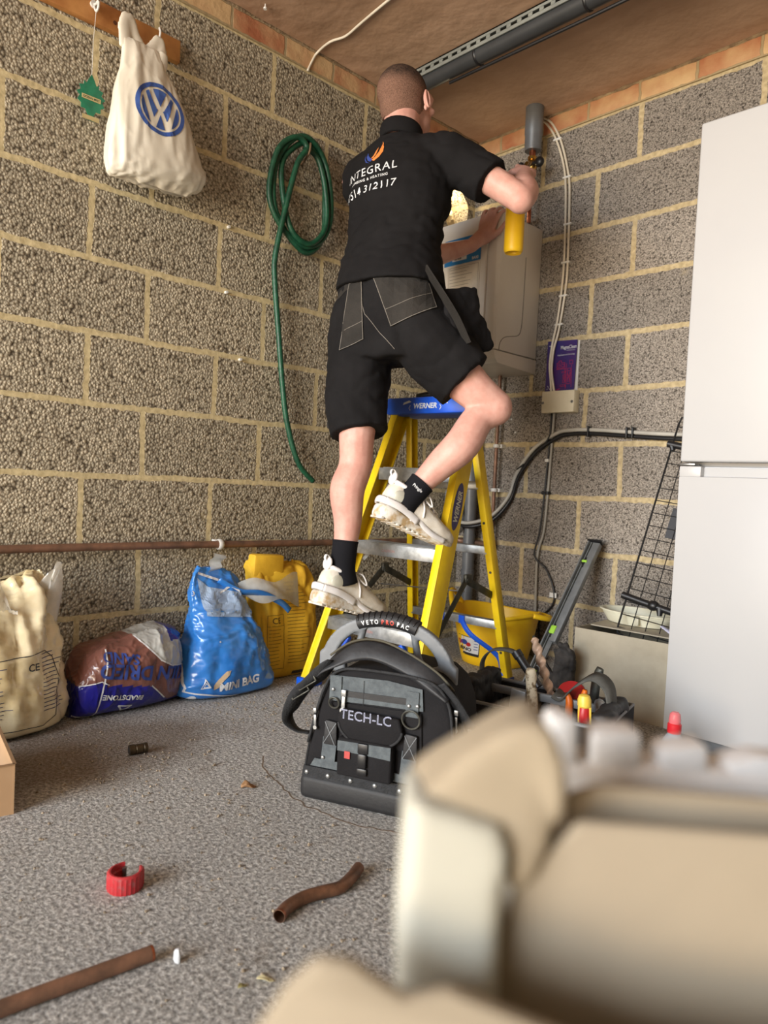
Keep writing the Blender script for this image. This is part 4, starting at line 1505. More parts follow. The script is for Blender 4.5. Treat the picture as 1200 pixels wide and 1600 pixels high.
# loose holster pockets on the right hip
mb = MB()
hpk = V((.742, -.905, 1.275))
mb.box(hpk + V((.0, .0, .0)), (.035, .13, .17), Matrix.Rotation(R(-18), 3, 'Z') @ Matrix.Rotation(R(12), 3, 'X'), bev=.012)
mb.box(hpk + V((.015, .055, -.06)), (.04, .10, .11), Matrix.Rotation(R(-10), 3, 'Z') @ Matrix.Rotation(R(25), 3, 'X'), bev=.012)
ob = mb.build('holster_pocket', M_short, shorts, smooth=180, mods=RM(.006, 3))
ripple(ob, 16, .008, 2)
mb = MB()
mb.strap([(.690, -1.03, 1.40), (.735, -1.01, 1.33), (.775, -.975, 1.25), (.795, -.935, 1.175)], .045, .006, [(.5, -.55, .25), (.55, -.6, .3), (.6, -.6, .35), (.6, -.6, .3)])
mb.build('holster_flap', M_panel, shorts)
# thigh pocket on the left leg with a small tag
mb = MB()
mb.box((.357, -1.06, 1.0), (.03, .12, .20), Matrix.Rotation(R(6), 3, 'Y'), bev=.01)
ob = mb.build('thigh_pocket', M_panel, shorts, smooth=180, mods=RM(.006, 3))
ripple(ob, 18, .006, 6)
mb = MB()
mb.box((.352, -1.122, 1.055), (.018, .004, .026))
mb.build('pocket_tag', mat('tag_red', (180, 60, 56), 0.6), shorts)

# socks
for nm, a, d, rr in (('L', ankL, kneeL - ankL, (.042, .041, .043, .046)), ('R', ankR, kneeR - ankR, (.042, .041, .042, .045))):
    d = d.normalized()
    mb = MB()
    top = a + d * (.10 if nm == 'L' else .075)
    mb.tube([top, top - d * .03, a + d * .01, a - d * .04 + V((0, .012, 0))], [.0425, .042, .0425, .047], 22, smooth=4)
    mb.tube([top - d * .004, top + d * .002], [.0435, .0435], 22)
    so = mb.build('sock', mat('sock_black', (27, 27, 31), 0.9, bump=(350, .5, .001), spec=.15), man, smooth=180)
    if nm == 'R':
        ss = bvh_of(so)
        uu = V((.689, .724, 0))
        nn = V((.69, -.724, 0))
        vx = (uu * .62 - V((0, 0, 1)) * .78)
        vx = (vx - d * vx.dot(d)).normalized()
        vo = nn.copy()
        vy = nn.cross(vx).normalized()
        if vy.z < 0:
            vy = -vy
        vx2 = vy.cross(nn).normalized()
        t = text2('Pringle', .0135, 0, -.004, bold=.0002, align='CENTER')
        decal('lettering', t, top - d * .022 + nn * .15, vx2, vy, ss, M_inkw, so, step=.01, off=.0015, maxd=.3)


# trainers
def shoe(fr, label):
    """fr: matrix; local x across, y heel->toe (length .30), z up from the sole"""
    sh_ = None
    def ring(mb, y, w, z0, z1, n=22, ex=2.4, cx=0.0):
        r = []
        for k in range(n):
            a = 2 * pi * k / n
            x = math.copysign(abs(cos(a)) ** (2 / ex), cos(a)) * w + cx
            z = (z0 + z1) / 2 + math.copysign(abs(sin(a)) ** (2 / ex), sin(a)) * (z1 - z0) / 2
            r.append(mb.v((x, y, z)))
        return r
    mb = MB(fr)
    prof = [(-.006, .016, .036, .090), (.004, .030, .028, .128), (.028, .039, .022, .136), (.06, .041, .020, .126), (.09, .042, .020, .118), (.125, .045, .020, .112), (.16, .049, .018, .100), (.20, .051, .014, .084),
            (.235, .050, .012, .072), (.265, .044, .012, .062), (.288, .030, .014, .050), (.297, .012, .018, .036)]
    mb.rings([ring(mb, y, w, z0, z1, cx=.004 * sin(y * 9)) for y, w, z0, z1 in prof])
    up = mb.build('upper', M_shoe, man, smooth=180, mods=[('SUBSURF', dict(levels=1, render_levels=1))])
    ripple(up, 30, .0035, 5)
    up['label'] = label
    mb = MB(fr)
    so_ = [(-.016, .026, .008, .044), (.0, .041, .0, .052), (.04, .047, .0, .050), (.09, .043, .006, .042), (.13, .044, .006, .034), (.18, .050, .0, .026), (.225, .050, -.002, .024), (.265, .042, .002, .024), (.292, .026, .008, .026), (.304, .010, .014, .026)]
    mb.rings([ring(mb, y, w, z0, z1, ex=3.6) for y, w, z0, z1 in so_])
    s = mb.build('sole', M_sole, up, smooth=180, mods=[('SUBSURF', dict(levels=1, render_levels=1))])
    mb = MB(fr)
    for k in range(15):
        y = .0 + k * .0205
        w = .036 if y < .24 else .024
        mb.box((0, y, .0035), (w * 2, .012, .008), bev=.002)
    mb.build('tread', M_sole, s)
    mb = MB(fr)     # glossy heel cage and side swoosh-free overlays
    for sx_ in (-1, 1):
        mb.tube([(sx_ * .030, -.010, .058), (sx_ * .045, .03, .056), (sx_ * .047, .07, .050), (sx_ * .047, .12, .036)], (.012, .004), 8, smooth=4, flat=(0, 0, 1))
        mb.tube([(sx_ * .040, .09, .035), (sx_ * .044, .12, .045), (sx_ * .046, .15, .030), (sx_ * .050, .19, .018), (sx_ * .049, .24, .016)], (.009, .004), 8, smooth=4, flat=(0, 0, 1))
    mb.tube([(.030, -.010, .058), (0, -.018, .060), (-.030, -.010, .058)], (.012, .004), 8, smooth=4, flat=(0, 0, 1))
    mb.build('heel_cage', M_shoe2, up, smooth=180)
    for sx_ in (-1, 1):     # raised heel counter
        mb = MB(fr)
        mb.ball((sx_ * .0335, .045, .088), (.010, .036, .022), 14)
        mb.build('heel_counter', mat('heel_grey_white', (204, 202, 186), .4), up, smooth=180)
    mb = MB(fr)     # padded collar, heel tab and pull loop
    mb.tube([(.034 * cos(a), .055 + .050 * sin(a), .120 - .010 * sin(a)) for a in [2 * pi * k / 22 for k in range(22)]], .0070, 10, closed=True)
    mb.ball((0, .004, .138), (.022, .010, .022), 14)
    mb.build('collar', M_shoe2, up, smooth=180)
    mb = MB(fr)
    mb.tube([(0, -.002, .142), (0, -.012, .152), (0, -.010, .163), (0, .002, .160), (0, .008, .146)], (.006, .0018), 8, smooth=4, flat=(1, 0, 0))
    mb.build('pull_loop', M_shoe2, up, smooth=180)
    mb = MB(fr)     # tongue + laces
    mb.tube([(.0, .095, .132), (0, .13, .122), (0, .17, .105), (0, .20, .092)], (.020, .006), 10, smooth=4, flat=(1, 0, 0))
    mb.build('tongue', M_shoe, up, smooth=180)
    mb = MB(fr)
    for k in range(5):
        y = .115 + k * .020
        z = .130 - k * .0085
        mb.tube([(-.030, y, z - .016), (0, y + (.006 if k % 2 else -.006), z + .002), (.030, y, z - .016)], .0032, 6, smooth=4)
    mb.tube([(0, .112, .132), (.03, .11, .122), (.048, .125, .085), (.052, .13, .055)], .003, 6, smooth=4)
    mb.tube([(0, .112, .132), (.038, .13, .130), (.048, .15, .10), (.03, .125, .115), (0, .112, .132)], .003, 6, smooth=4)
    mb.build('laces', M_shoe2, up, smooth=180)
    return up


shoe(FR_L, 'left white trainer, dirty sole over the bottom tread')
shoe(FR_R, 'right white trainer, heel lifted off the second tread')

# ------------------------------------------------------------------ blowtorch in the right hand
b = thing('blowtorch', 'yellow gas cylinder blowtorch with blue collar held below the forearm', 'blowtorch', (.62, -.50, 1.65))
tc_ = V((.613, -.492, 0))
mb = MB()
mb.lathe([(.006, 1.614), (.020, 1.611), (.023, 1.604), (.030, 1.600), (.0345, 1.608), (.0355, 1.616), (.0355, 1.792), (.033, 1.806), (.022, 1.812)], tc_, n=32)
mb.build('gas_cylinder', M_yel2, b)
mb = MB()
mb.lathe([(.030, 1.806), (.0345, 1.810), (.0345, 1.832), (.028, 1.848), (.016, 1.854)], tc_, n=24)
mb.build('valve_collar', mat('collar_blue', (30, 60, 140), .4), b)
mb = MB()
grip = palm + nrm * .024
mb.tube([tc_ + V((0, 0, 1.85)), tc_ + V((.01, -.005, 1.868)), grip, grip + hx * .04 + V((-.02, .03, .03)), grip + V((-.10, .14, .07))], [.014, .015, .015, .011, .007], 12, smooth=5)
mb.build('handle', M_plb, b)
mb = MB()
mb.tube([grip + V((-.10, .14, .07)), V((.47, -.24, 2.03)), V((.43, -.17, 2.085))], [.006, .006, .0095], 12, smooth=4)
mb.build('burner_tube', M_brass, b)


# ------------------------------------------------------------------ stepladder
lx, ly, lth = .523, -1.117, .115
LEAN, ZS, ST, WB, WT, HC, LL, WR = .356, .226, .268, .222, .149, .988, .62, .224
LXF = Matrix.Translation((lx, ly, 0)) @ Matrix.Rotation(lth, 4, 'Z')
ladder = thing('stepladder', 'yellow fibreglass stepladder with blue top and aluminium treads the man stands on', 'stepladder', (lx, ly, 0))


def fv(z):      # front rail: depth and half width at a height
    return LEAN * z / HC, WB - (WB - WT) * z / HC


def rv(z):
    k = z / HC
    return LL + (LEAN + .06 - LL) * k, WR + (WT - .012 - WR) * k


# front rails are C-channels: narrow face to the front, deep web to the side
for s in (-1, 1):
    mb = MB(LXF)
    y0, w0 = fv(0.015)
    y1, w1 = fv(HC + .01)
    a, c = V((s * w0, y0, .015)), V((s * w1, y1, HC + .01))
    up_ = (V((1, 0, 0)) if s > 0 else V((-1, 0, 0)))
    fr_ = V((0, 1, 0))
    mb.bar(a + V((s * .010, .004, 0)), c + V((s * .010, .004, 0)), .030, .006, up=(0, 1, 0), bev=.0015)
    mb.bar(a + V((s * .022, .04, 0)), c + V((s * .022, .04, 0)), .006, .076, up=(0, 1, 0), bev=.0015)
    mb.bar(a + V((s * .010, .076, 0)), c + V((s * .010, .076, 0)), .030, .006, up=(0, 1, 0), bev=.0015)
    rail = mb.build('front_rail', M_yel, ladder)
    mb = MB(LXF)
    mb.box((s * (w0 + .012), y0 + .04, .018), (.045, .09, .036), bev=.006)
    mb.build('foot', M_blue, ladder)
    if s > 0:   # oval badge on the outer web
        zz = .66
        yy_, ww_ = fv(zz)
        ax = (c - a).normalized()
        o3 = LXF @ V((ww_ + .0256, yy_ + .04, zz))
        a3 = LXF.to_3x3() @ ax
        n3 = (LXF.to_3x3() @ V((1, 0, 0)))
        n3 = (n3 - a3 * n3.dot(a3)).normalized()
        p3 = n3.cross(a3).normalized()
        t = poly2([(.085 * cos(q), .026 * sin(q)) for q in [2 * pi * k / 32 for k in range(32)]])
        decal('oval_badge', t, o3 + n3 * .0003, a3, -p3 if False else n3.cross(a3), None, mat('badge_violet', (58, 52, 106), .4), rail, step=0)
        t = text2('WERNER', .034, 0, -.012, bold=.001, align='CENTER', sx=.82)
        decal('lettering', t, o3 + n3 * .001, a3, n3.cross(a3), None, mat('badge_silver', (210, 208, 190), .4), rail, step=0)
# rear rails
for s in (-1, 1):
    mb = MB(LXF)
    y0, w0 = rv(.015)
    y1, w1 = rv(HC - .01)
    a, c = V((s * w0, y0, .015)), V((s * w1, y1, HC - .01))
    mb.bar(a, c, .026, .005, up=(0, 1, 0), bev=.001)
    mb.bar(a + V((s * .011, .018, 0)), c + V((s * .011, .018, 0)), .005, .036, up=(0, 1, 0), bev=.001)
    mb.bar(a + V((0, .036, 0)), c + V((0, .036, 0)), .026, .005, up=(0, 1, 0), bev=.001)
    mb.build('rear_rail', M_yel, ladder)
    mb = MB(LXF)
    mb.box((s * w0, y0 + .016, .012), (.036, .052, .024), bev=.004)
    mb.build('foot', mat('foot_navy', (38, 62, 120), .5), ladder)
# treads
for k in range(3):
    z = ZS + ST * k + .022
    y0, w0 = fv(z)
    mb = MB(LXF)
    w = w0 * 2 - .004
    mb.box((0, y0 + .044, z - .002), (w, .082, .005), bev=.001)
    mb.box((0, y0 + .004, z - .022), (w, .004, .044), bev=.001)
    mb.box((0, y0 + .084, z - .018), (w, .004, .036), bev=.001)
    for q in range(9):
        mb.box((0, y0 + .010 + q * .0085, z + .001), (w - .03, .0032, .003))
    tr = mb.build('tread', M_alu, ladder)
    for s in (-1, 1):
        mb = MB(LXF)
        mb.cyl((s * (w0 + .008), y0 + .002, z - .022), (s * (w0 + .008), y0 - .003, z - .022), .0065, n=12)
        mb.build('rivet', M_steel, tr)
        mb = MB(LXF)
        mb.bar((s * (w0 - .012), y0 + .05, z - .07), (s * (w0 - .075), y0 + .05, z - .006), .012, .004, up=(0, 1, 0))
        mb.build('tread_brace', M_alu, tr)
    if k < 2:
        t = text2('DANGER 1 / 2' if False else 'CAUTION', .013, 0, 0, align='CENTER')
        o3 = LXF @ V((-.02, y0 + .0015, z - .028))
        decal('lettering', t, o3, LXF.to_3x3() @ V((1, 0, 0)), (0, 0, 1), None, mat('faded_red_print', (190, 130, 120), .7), tr, step=0)
# blue plastic knee braces under the lowest tread
for s in (-1, 1):
    z = ZS
    y0, w0 = fv(z)
    mb = MB(LXF)
    mb.bar((s * (w0 + .002), y0 + .02, z - .17), (s * (w0 - .09), y0 + .02, z - .03), .04, .02, up=(0, 1, 0), bev=.004)
    mb.build('corner_brace', M_blue, ladder)
# rear cross bars
for z in (.222, .50, .735):
    y0, w0 = rv(z)
    mb = MB(LXF)
    mb.box((0, y0 + .016, z), (w0 * 2 - .01, .034, .030), bev=.002)
    cb = mb.build('rear_crossbar', M_alu, ladder)
    if z < .3:
        for s in (-1, 1):
            y1, w1 = rv(.03)
            mb = MB(LXF)
            if s > 0:
                mb.tube([(s * .04, y0 + .0, z + .004), (s * .09, y0 - .004, z - .05), (s * (w1 - .03), y1 - .004, .10), (s * (w1 - .012), y1 + .0, .03)], (.011, .006), 8, smooth=5, flat=(1, 0, .6))
            mb.bar((s * .035, y0 - .004, z), (s * .06, y0 - .004, z), .03, .006, up=(0, 1, 0))
            mb.box((-.10, y0 - .002, z - .01), (.05, .02, .04), bev=.004)
            mb.build('corner_brace', M_blue, ladder)
# rivets on rear rail
for z in (.12, .42, .60):
    y0, w0 = rv(z)
    mb = MB(LXF)
    mb.cyl((w0, y0 - .002, z), (w0, y0 - .0045, z), .005, n=10)
    mb.build('rivet', M_dsteel, ladder)
# folding spreaders
for s in (-1, 1):
    zf = .20 if s > 0 else .235
    y0, w0 = fv(zf)
    zr = .335
    y1, w1 = rv(zr)
    A = V((s * (w0 + .012) * .93, y0 + .09, zf))
    B = V((s * (w1 + .0), y1 - .004, zr))
    K = V((s * .19, (A.y + B.y) / 2 + .015, .405))
    mb = MB(LXF)
    mb.bar(A, K + V((0, 0, 0)), .004, .026, up=(0, 0, 1), bev=.001)
    mb.bar(K + V((-s * .006, 0, 0)), B + V((-s * .006, 0, 0)), .004, .026, up=(0, 0, 1), bev=.001)
    mb.cyl(K + V((.01, 0, 0)), K - V((.01, 0, 0)), .008, n=12)
    mb.box(K + V((0, .006, .004)), (.014, .036, .030), bev=.003)
    mb.build('spreader', M_dsteel, ladder)
mb = MB(LXF)
mb.cyl((-.19, .36, .345), (.19, .36, .365), .0025, n=8)
mb.build('spreader_wire', M_steel, ladder)
# blue moulded top
mb = MB(LXF)
y1, w1 = fv(HC)
cap = [(-.195, y1 - .012), (.172, y1 - .012), (.176, y1 + .02), (.17, y1 + .16), (-.19, y1 + .16), (-.198, y1 + .02)]
mb.prism([(x + .005, y) for x, y in cap], .062, (0, 0, HC - .004), (1, 0, 0), (0, 1, 0), bev=.008)
tp = mb.build('top_cap', M_blue, ladder)
o3 = LXF @ V((-.01, y1 - .0126, HC + .016))
t = text2('WERNER', .026, 0, 0, bold=.0008, align='CENTER', shear=.15)
for s in (-1, 1):
    poly2([(s * .062, .024), (s * .072, .030), (s * .098, .022), (s * .100, .014), (s * .085, .018)], t)
    line2([(s * .066, .012), (s * .072, .002), (s * .066, -.006)], .002, t)
decal('lettering', t, o3, LXF.to_3x3() @ V((1, 0, 0)), (0, 0, 1), None, M_inkw, tp, step=0)
# black thing lying on the ladder top
b = thing('pipe_grips', 'black handled pair of grips lying on the blue ladder top', 'pliers', tuple(LXF @ V((0, .42, HC + .058))))
mb = MB(LXF)
mb.tube([(-.09, .40, HC + .068), (-.02, .42, HC + .075), (.05, .43, HC + .068)], [.010, .014, .010], 10, smooth=4)
mb.tube([(-.09, .44, HC + .068), (-.02, .425, HC + .075), (.06, .47, HC + .068)], [.010, .012, .009], 10, smooth=4)
mb.build('handles', M_plb, b, smooth=180)
mb = MB(LXF)
mb.box((.085, .45, HC + .066), (.05, .03, .014), bev=.003)
mb.build('jaw', M_dsteel, b)


# ------------------------------------------------------------------ sacks along the left wall
Y_, Z_, X_ = V((0, 1, 0)), V((0, 0, 1)), V((1, 0, 0))


def row(x, y, z, w, t, tz=0.0):
    return (V((x, y, z)), Y_ * w + Z_ * tz, X_ * t)


M_filmw = film('clear_film', (236, 232, 222), .55, .22)
M_filmb = film('grey_clear_film', (196, 200, 200), .75, .25)

# cream see-through rubble sack
b = thing('rubble_sack', 'clear plastic sack of pale yellow material slumped at far left beside the sand bag', 'sack', (.17, -2.14, 0))
mb = sack([row(.165, -2.14, .006, .20, .10), row(.165, -2.14, .03, .235, .125), row(.165, -2.145, .12, .235, .13), row(.155, -2.145, .21, .225, .115), row(.14, -2.14, .29, .215, .085), row(.12, -2.13, .35, .205, .05, .02), row(.10, -2.12, .385, .185, .022, .03), row(.09, -2.11, .40, .16, .008, .03)], n=110, sub=14)
body_s = mb.build('sack_body', mat('pale_yellow_fill', (236, 224, 190), .26, col2=(208, 188, 140), nscale=7, coat=.6), b, smooth=180)
ripple(body_s, 6, .022, 3, (1, 1.9, .5), lambda c: min(1, c.z * 12))
crumple(body_s, 9, .011, 9, (1, 1.5, .55), lambda c: min(1, c.z * 9) * (.5 + 2 * c.z))
crumple(body_s, 24, .0035, 19, (1, 1, .8), lambda c: min(1, c.z * 12))
mb = MB()
def fl(u, v):
    y = -1.925 - .10 * u * (1 - .75 * v) + .012 * sin(9 * u + 3 * v)
    return V((.13 + .03 * sin(5 * u) * (1 - v) + .02 * v, y + .01 * v, .27 + .185 * v - .03 * u * v + .004 * sin(20 * u)))
mb.grid(fl, 14, 18)
mb.grid(lambda u, v: fl(u, v) + V((.012 * (1 - v) + .003, 0, 0)), 14, 18)
mb.build('film_peak', M_filmw, b, smooth=180)
mb = MB()
mb.grid(lambda u, v: V((.20 + .02 * sin(7 * u), -2.12 + .075 * u, .33 + .09 * v * sin(pi * min(1, u + .15)) + .006 * sin(15 * u + 9 * v))), 12, 8)
mb.build('film_top', M_filmw, b, smooth=180)
bb = bvh_of(body_s)
t = bmesh.new()
for k in range(15):
    z = .205 - k * .0105
    x0 = -.23 + .05 * random.random()
    line2([(x0 - .03, z), (x0 + .10 + .05 * random.random(), z + .002)], .0019, t)
    line2([(.03, z + .012), (.06 + .03 * random.random(), z + .014)], .0022, t)
decal('fine_print', t, (.7, -2.02, 0), Y_, Z_, bb, mat('faint_navy_print', (84, 84, 112), .6), body_s, step=.01, off=.0015)
t = line2([(-.17, .045), (-.14, .035), (.03, .030), (.065, .05), (.078, .15), (.062, .205), (.04, .225), (-.02, .220), (-.14, .215), (-.17, .20)], .0020)
text2('CE', .026, -.012, .18, bold=.0004, t=t)
decal('frame_print', t, (.7, -2.02, 0), Y_, Z_, bb, mat('print_dark', (56, 56, 62), .6), body_s, step=.01, off=.0015)

# kiln dried sand bag, lying down
b = thing('sand_bag', 'blue and brown printed bag of kiln dried sand slumped against the wall', 'sand bag', (.13, -1.7, 0))
rw = []
for y, h, t_, x in ((-1.885, .06, .03, .15), (-1.875, .13, .07, .15), (-1.84, .19, .10, .145), (-1.78, .215, .112, .14), (-1.70, .228, .115, .14), (-1.63, .243, .11, .135), (-1.57, .237, .09, .13), (-1.54, .205, .06, .13), (-1.528, .14, .03, .13)):
    rw.append((V((x, y, h / 2 + .001)), Z_ * h / 2, X_ * t_))
mb = sack(rw, n=150, sub=26, ex=2.9)
M_sandb = mat('bag_royal_blue', (34, 34, 150), .28, col2=(24, 24, 110), nscale=8, coat=.4)
sb_ = mb.build('bag_body', M_sandb, b, smooth=180)
ripple(sb_, 7, .009, 21, (1, 1, 1), lambda c: min(1, c.z * 14))
crumple(sb_, 11, .006, 5, (1, 1, .8), lambda c: min(1, c.z * 14))
crumple(sb_, 30, .002, 25, (1, 1, 1), lambda c: min(1, c.z * 14))
for v in sb_.data.vertices:
    v.co.z = max(v.co.z, .001)
bb = bvh_of(sb_)
O_ = V((.6, 0, 0))
def dc(nm, t, m, off, par=None, step=.012, ux=Y_, uy=Z_):
    return decal(nm, t, O_, ux, uy, bb, m, par or sb_, step=step, off=off)
M_brn = mat('bag_brown', (132, 88, 78), .3, col2=(108, 68, 60), nscale=9, coat=.35)
M_sclear = mat('bag_clear_grey', (188, 190, 186), .3, col2=(160, 160, 156), nscale=14, coat=.4)
def below_line(pts, y, z):
    for (a, za), (c, zc_) in zip(pts, pts[1:]):
        if a <= y <= c:
            return z < za + (zc_ - za) * (y - a) / (c - a)
    return z < (pts[0][1] if y < pts[0][0] else pts[-1][1])
sb_.data.materials.append(M_brn)
sb_.data.materials.append(M_sclear)
edge_b = [(-1.90, .10), (-1.825, .116), (-1.81, .105), (-1.73, .092), (-1.674, .082), (-1.62, .033), (-1.60, .02)]
edge_c = [(-1.74, .27), (-1.70, .217), (-1.645, .157), (-1.60, .132), (-1.50, .117)]
for p in sb_.data.polygons:
    c = p.center
    if not below_line(edge_c, c.y, c.z) and c.y > -1.74:
        p.material_index = 2
        if c.y > -1.60 and c.z > .205:
            p.material_index = 0
    elif not below_line(edge_b, c.y, c.z) and c.y < -1.535:
        p.material_index = 1
t = line2([(-1.73, .26), (-1.70, .217), (-1.645, .157), (-1.60, .132), (-1.50, .117)], .0045)
line2([(-1.90, .10), (-1.825, .117), (-1.805, .105)], .003, t)
line2([(-1.674, .083), (-1.62, .033)], .004, t)
t9 = line2([(-1.800, .25), (-1.818, .115), (-1.838, -.01)], .0045)
dc('white_seam', t9, M_inkw, .0034, step=.006)
line2([(-1.89, .012), (-1.838, .008), (-1.80, .004)], .004, t)
dc('white_lines', t, M_inkw, .0034, step=.006)
def updown(s, size, x, y, rot, bold, sp=1.0, sx=1.0):
    return text2(s, size, x, y, bold=bold, rot=rot, space=sp, sx=sx)
dc('lettering', updown('SAND', .040, -1.712, .180, R(170), .0012), M_inkbl, .0034, step=.006)
dc('lettering', updown('KILN DRIED', .058, -1.530, .118, R(170.5), .0018, sx=.98), M_inkbl, .0034, step=.006)
t = updown('BRADSTONE', .0215, -1.697, .058, R(171), .0007)
line2([(-1.768, .034), (-1.728, .028), (-1.752, .013)], .005, t, closed=True)
dc('lettering', t, M_inkw, .0034, step=.006)

# blue mini bag
b = thing('mini_bag', 'bright blue and clear mini bag of aggregate with open clear top', 'sack', (.17, -1.37, 0))
mb = sack([row(.165, -1.375, .004, .15, .08), row(.165, -1.375, .02, .182, .105), row(.165, -1.38, .08, .175, .112), row(.165, -1.385, .16, .150, .105), row(.155, -1.385, .22, .118, .09), row(.145, -1.39, .28, .108, .06), row(.135, -1.395, .335, .105, .035), row(.13, -1.40, .385, .085, .018), row(.125, -1.42, .42, .04, .008)], n=100, sub=14)
M_bluebag = mat('bag_sky_blue', (62, 136, 214), .3, col2=(40, 112, 192), nscale=8, coat=.4)
bbg = mb.build('bag_body', M_bluebag, b, smooth=180)
ripple(bbg, 7, .013, 31, (1, 1.2, .6), lambda c: min(1, c.z * 14))
crumple(bbg, 10, .009, 15, (1, 1.2, .8), lambda c: min(1, c.z * 14))
crumple(bbg, 28, .003, 5, (1, .8, 1.3), lambda c: min(1, c.z * 14))
for v in bbg.data.vertices:
    v.co.z = max(v.co.z, .001)
bb = bvh_of(bbg)
sb_ = bbg
M_blclr = mat('bag_clear_bluish', (160, 182, 208), .28, col2=(128, 148, 178), nscale=12, coat=.4)
dc('clear_panel', poly2([(-1.475, .385), (-1.44, .355), (-1.29, .325), (-1.24, .33), (-1.24, .245), (-1.47, .268)]), M_blclr, .0026, step=.006)
dc('clear_edge', poly2([(-1.60, .42), (-1.495, .42), (-1.50, .30), (-1.515, .19), (-1.60, .12)]), mat('bag_clear_grey2', (150, 154, 152), .3, col2=(110, 112, 110), nscale=14, coat=.4), .0014)
t = line2([(-1.545, .155), (-1.548, .035), (-1.40, .010), (-1.20, .002)], .005)
line2([(-1.545, .155), (-1.53, .18)], .004, t)
line2([(-1.47, .40), (-1.40, .375)], .008, t)
line2([(-1.40, .335), (-1.36, .355), (-1.33, .335)], .006, t)
for cx, cz, r in ((-1.528, .012, .011), (-1.50, .337, .010), (-1.445, .19, .003)):
    ring2(cx, cz, 0.0001, r, t, 20)
t2 = t
text2('MINI BAG', .038, -1.452, .034, bold=.0014, sx=.92, rot=R(4), t=t2)
line2([(-1.508, .046), (-1.482, .050), (-1.497, .076)], .0028, t2, closed=True)
line2([(-1.500, .050), (-1.486, .052), (-1.496, .066)], .0022, t2, closed=True)
dc('white_print', t2, M_inkw, .0034, step=.006)
dc('torn_hole', poly2([(-1.472, .040), (-1.455, .045), (-1.445, .065), (-1.425, .085), (-1.418, .100), (-1.432, .098), (-1.455, .075), (-1.470, .055)]), mat('sandy_tear', (206, 180, 146), .9), .0034)
mb = MB()     # open top: clear film flaps, one thrown out to the right
mb.grid(lambda u, v: V((.15 + .04 * sin(3 * u) - .02 * v, -1.385 + .325 * u, .345 + .03 * u - (.02 + .085 * u) * (1 - v) + .012 * sin(11 * u + 4 * v) - .03 * v * (1 - u) + .045 * (1 - u) * v)), 26, 8)
mb.build('film_flap', M_filmb, b, smooth=180)
mb = MB()
mb.grid(lambda u, v: V((.14 + .012 * sin(9 * v), -1.435 + .045 * u - .0 * v + .02 * v, .40 + .065 * v + .01 * u - .02 * u * v)), 8, 8)
mb.build('film_corner', M_filmb, b, smooth=180)
mb = MB()
mb.strap([(.155, -1.40, .375), (.175, -1.33, .335), (.185, -1.25, .325), (.18, -1.16, .285), (.175, -1.115, .250)], .022, .002, [(.3, -.2, 1), (.5, 0, 1), (.5, 0, 1), (.2, .2, 1), (0, .8, .6)])
mb.build('blue_hem', M_bluebag, b, smooth=180)

# yellow paper sack
b = thing('cement_bag', 'crumpled yellow paper sack with printed columns, behind the blue bag', 'sack', (.1, -1.09, 0))
mb = sack([row(.10, -1.105, .004, .115, .05), row(.10, -1.105, .03, .135, .065), row(.10, -1.10, .13, .138, .068), row(.095, -1.095, .25, .138, .06), row(.085, -1.095, .33, .135, .05), row(.075, -1.10, .385, .130, .035), row(.065, -1.115, .41, .12, .02), row(.06, -1.12, .42, .10, .008)], n=100, sub=14, ex=4.5)
M_paper = mat('sack_yellow', (236, 190, 50), .75, col2=(214, 164, 36), nscale=10, bump=(50, .25, .004))
cbg = mb.build('sack_body', M_paper, b, smooth=180)
ripple(cbg, 7, .016, 41, (1, 2.2, .5), lambda c: min(1, c.z * 14))
crumple(cbg, 12, .005, 3, (1, 1.3, .8), lambda c: min(1, c.z * 14))
for v in cbg.data.vertices:
    v.co.z = max(v.co.z, .001)
bb = bvh_of(cbg)
sb_ = cbg
mb = MB()
mb.box((.085, -1.165, .405), (.05, .13, .085), Matrix.Rotation(R(-3), 3, 'X'), bev=.01)
ob = mb.build('folded_top', M_paper, b, smooth=40)
t = text2('CE', .030, -1.178, .205, bold=.0003)
line2([(-1.195, .235), (-1.125, .235), (-1.125, .040), (-1.195, .045)], .0013, t, closed=True)
line2([(-1.195, .195), (-1.125, .195)], .0013, t)
for k in range(24):
    z = .345 - k * .0125
    line2([(-1.108, z), (-1.065 + .05 * random.random(), z + .001)], .0016, t)
    if k > 12:
        line2([(-1.190, z), (-1.150 + .02 * random.random(), z)], .0014, t)
decal('fine_print', t, O_, Y_, Z_, bb, mat('brown_print', (92, 68, 22), .7), cbg, step=.012, off=.0015)
t = rect2(-1.085, .0, -1.02, .025)
decal('black_label', t, O_, Y_, Z_, bb, mat('label_dark', (70, 62, 44), .6), cbg, step=.012, off=.0015)

# printed carrier bag on the batten hook
b = thing('carrier_bag', 'white plastic carrier bag with round blue emblem hanging from the batten', 'carrier bag', (.08, -1.63, 1.63))
def crow(y, z, w, t_, tz=0.0, x=.075):
    return (V((x, y, z)), Y_ * w + Z_ * tz, X_ * t_)
mb = sack([crow(-1.625, 1.618, .10, .012, .0), crow(-1.628, 1.635, .145, .045, .02), crow(-1.632, 1.67, .165, .062, .02), crow(-1.64, 1.73, .155, .062, .0), crow(-1.65, 1.80, .135, .055), crow(-1.66, 1.87, .115, .045), crow(-1.672, 1.93, .092, .035), crow(-1.688, 1.985, .070, .025), crow(-1.70, 2.02, .058, .016), crow(-1.705, 2.035, .05, .008)], n=110, sub=14)
M_carr = mat('carrier_white', (226, 220, 204), .38, col2=(216, 208, 190), nscale=5, coat=.15)
cr_ = mb.build('bag_body', M_carr, b, smooth=180)
ripple(cr_, 11, .0065, 51, (1, 1.9, .22), lambda c: 1.0)
crumple(cr_, 14, .0028, 8, (1, 1.6, .35))
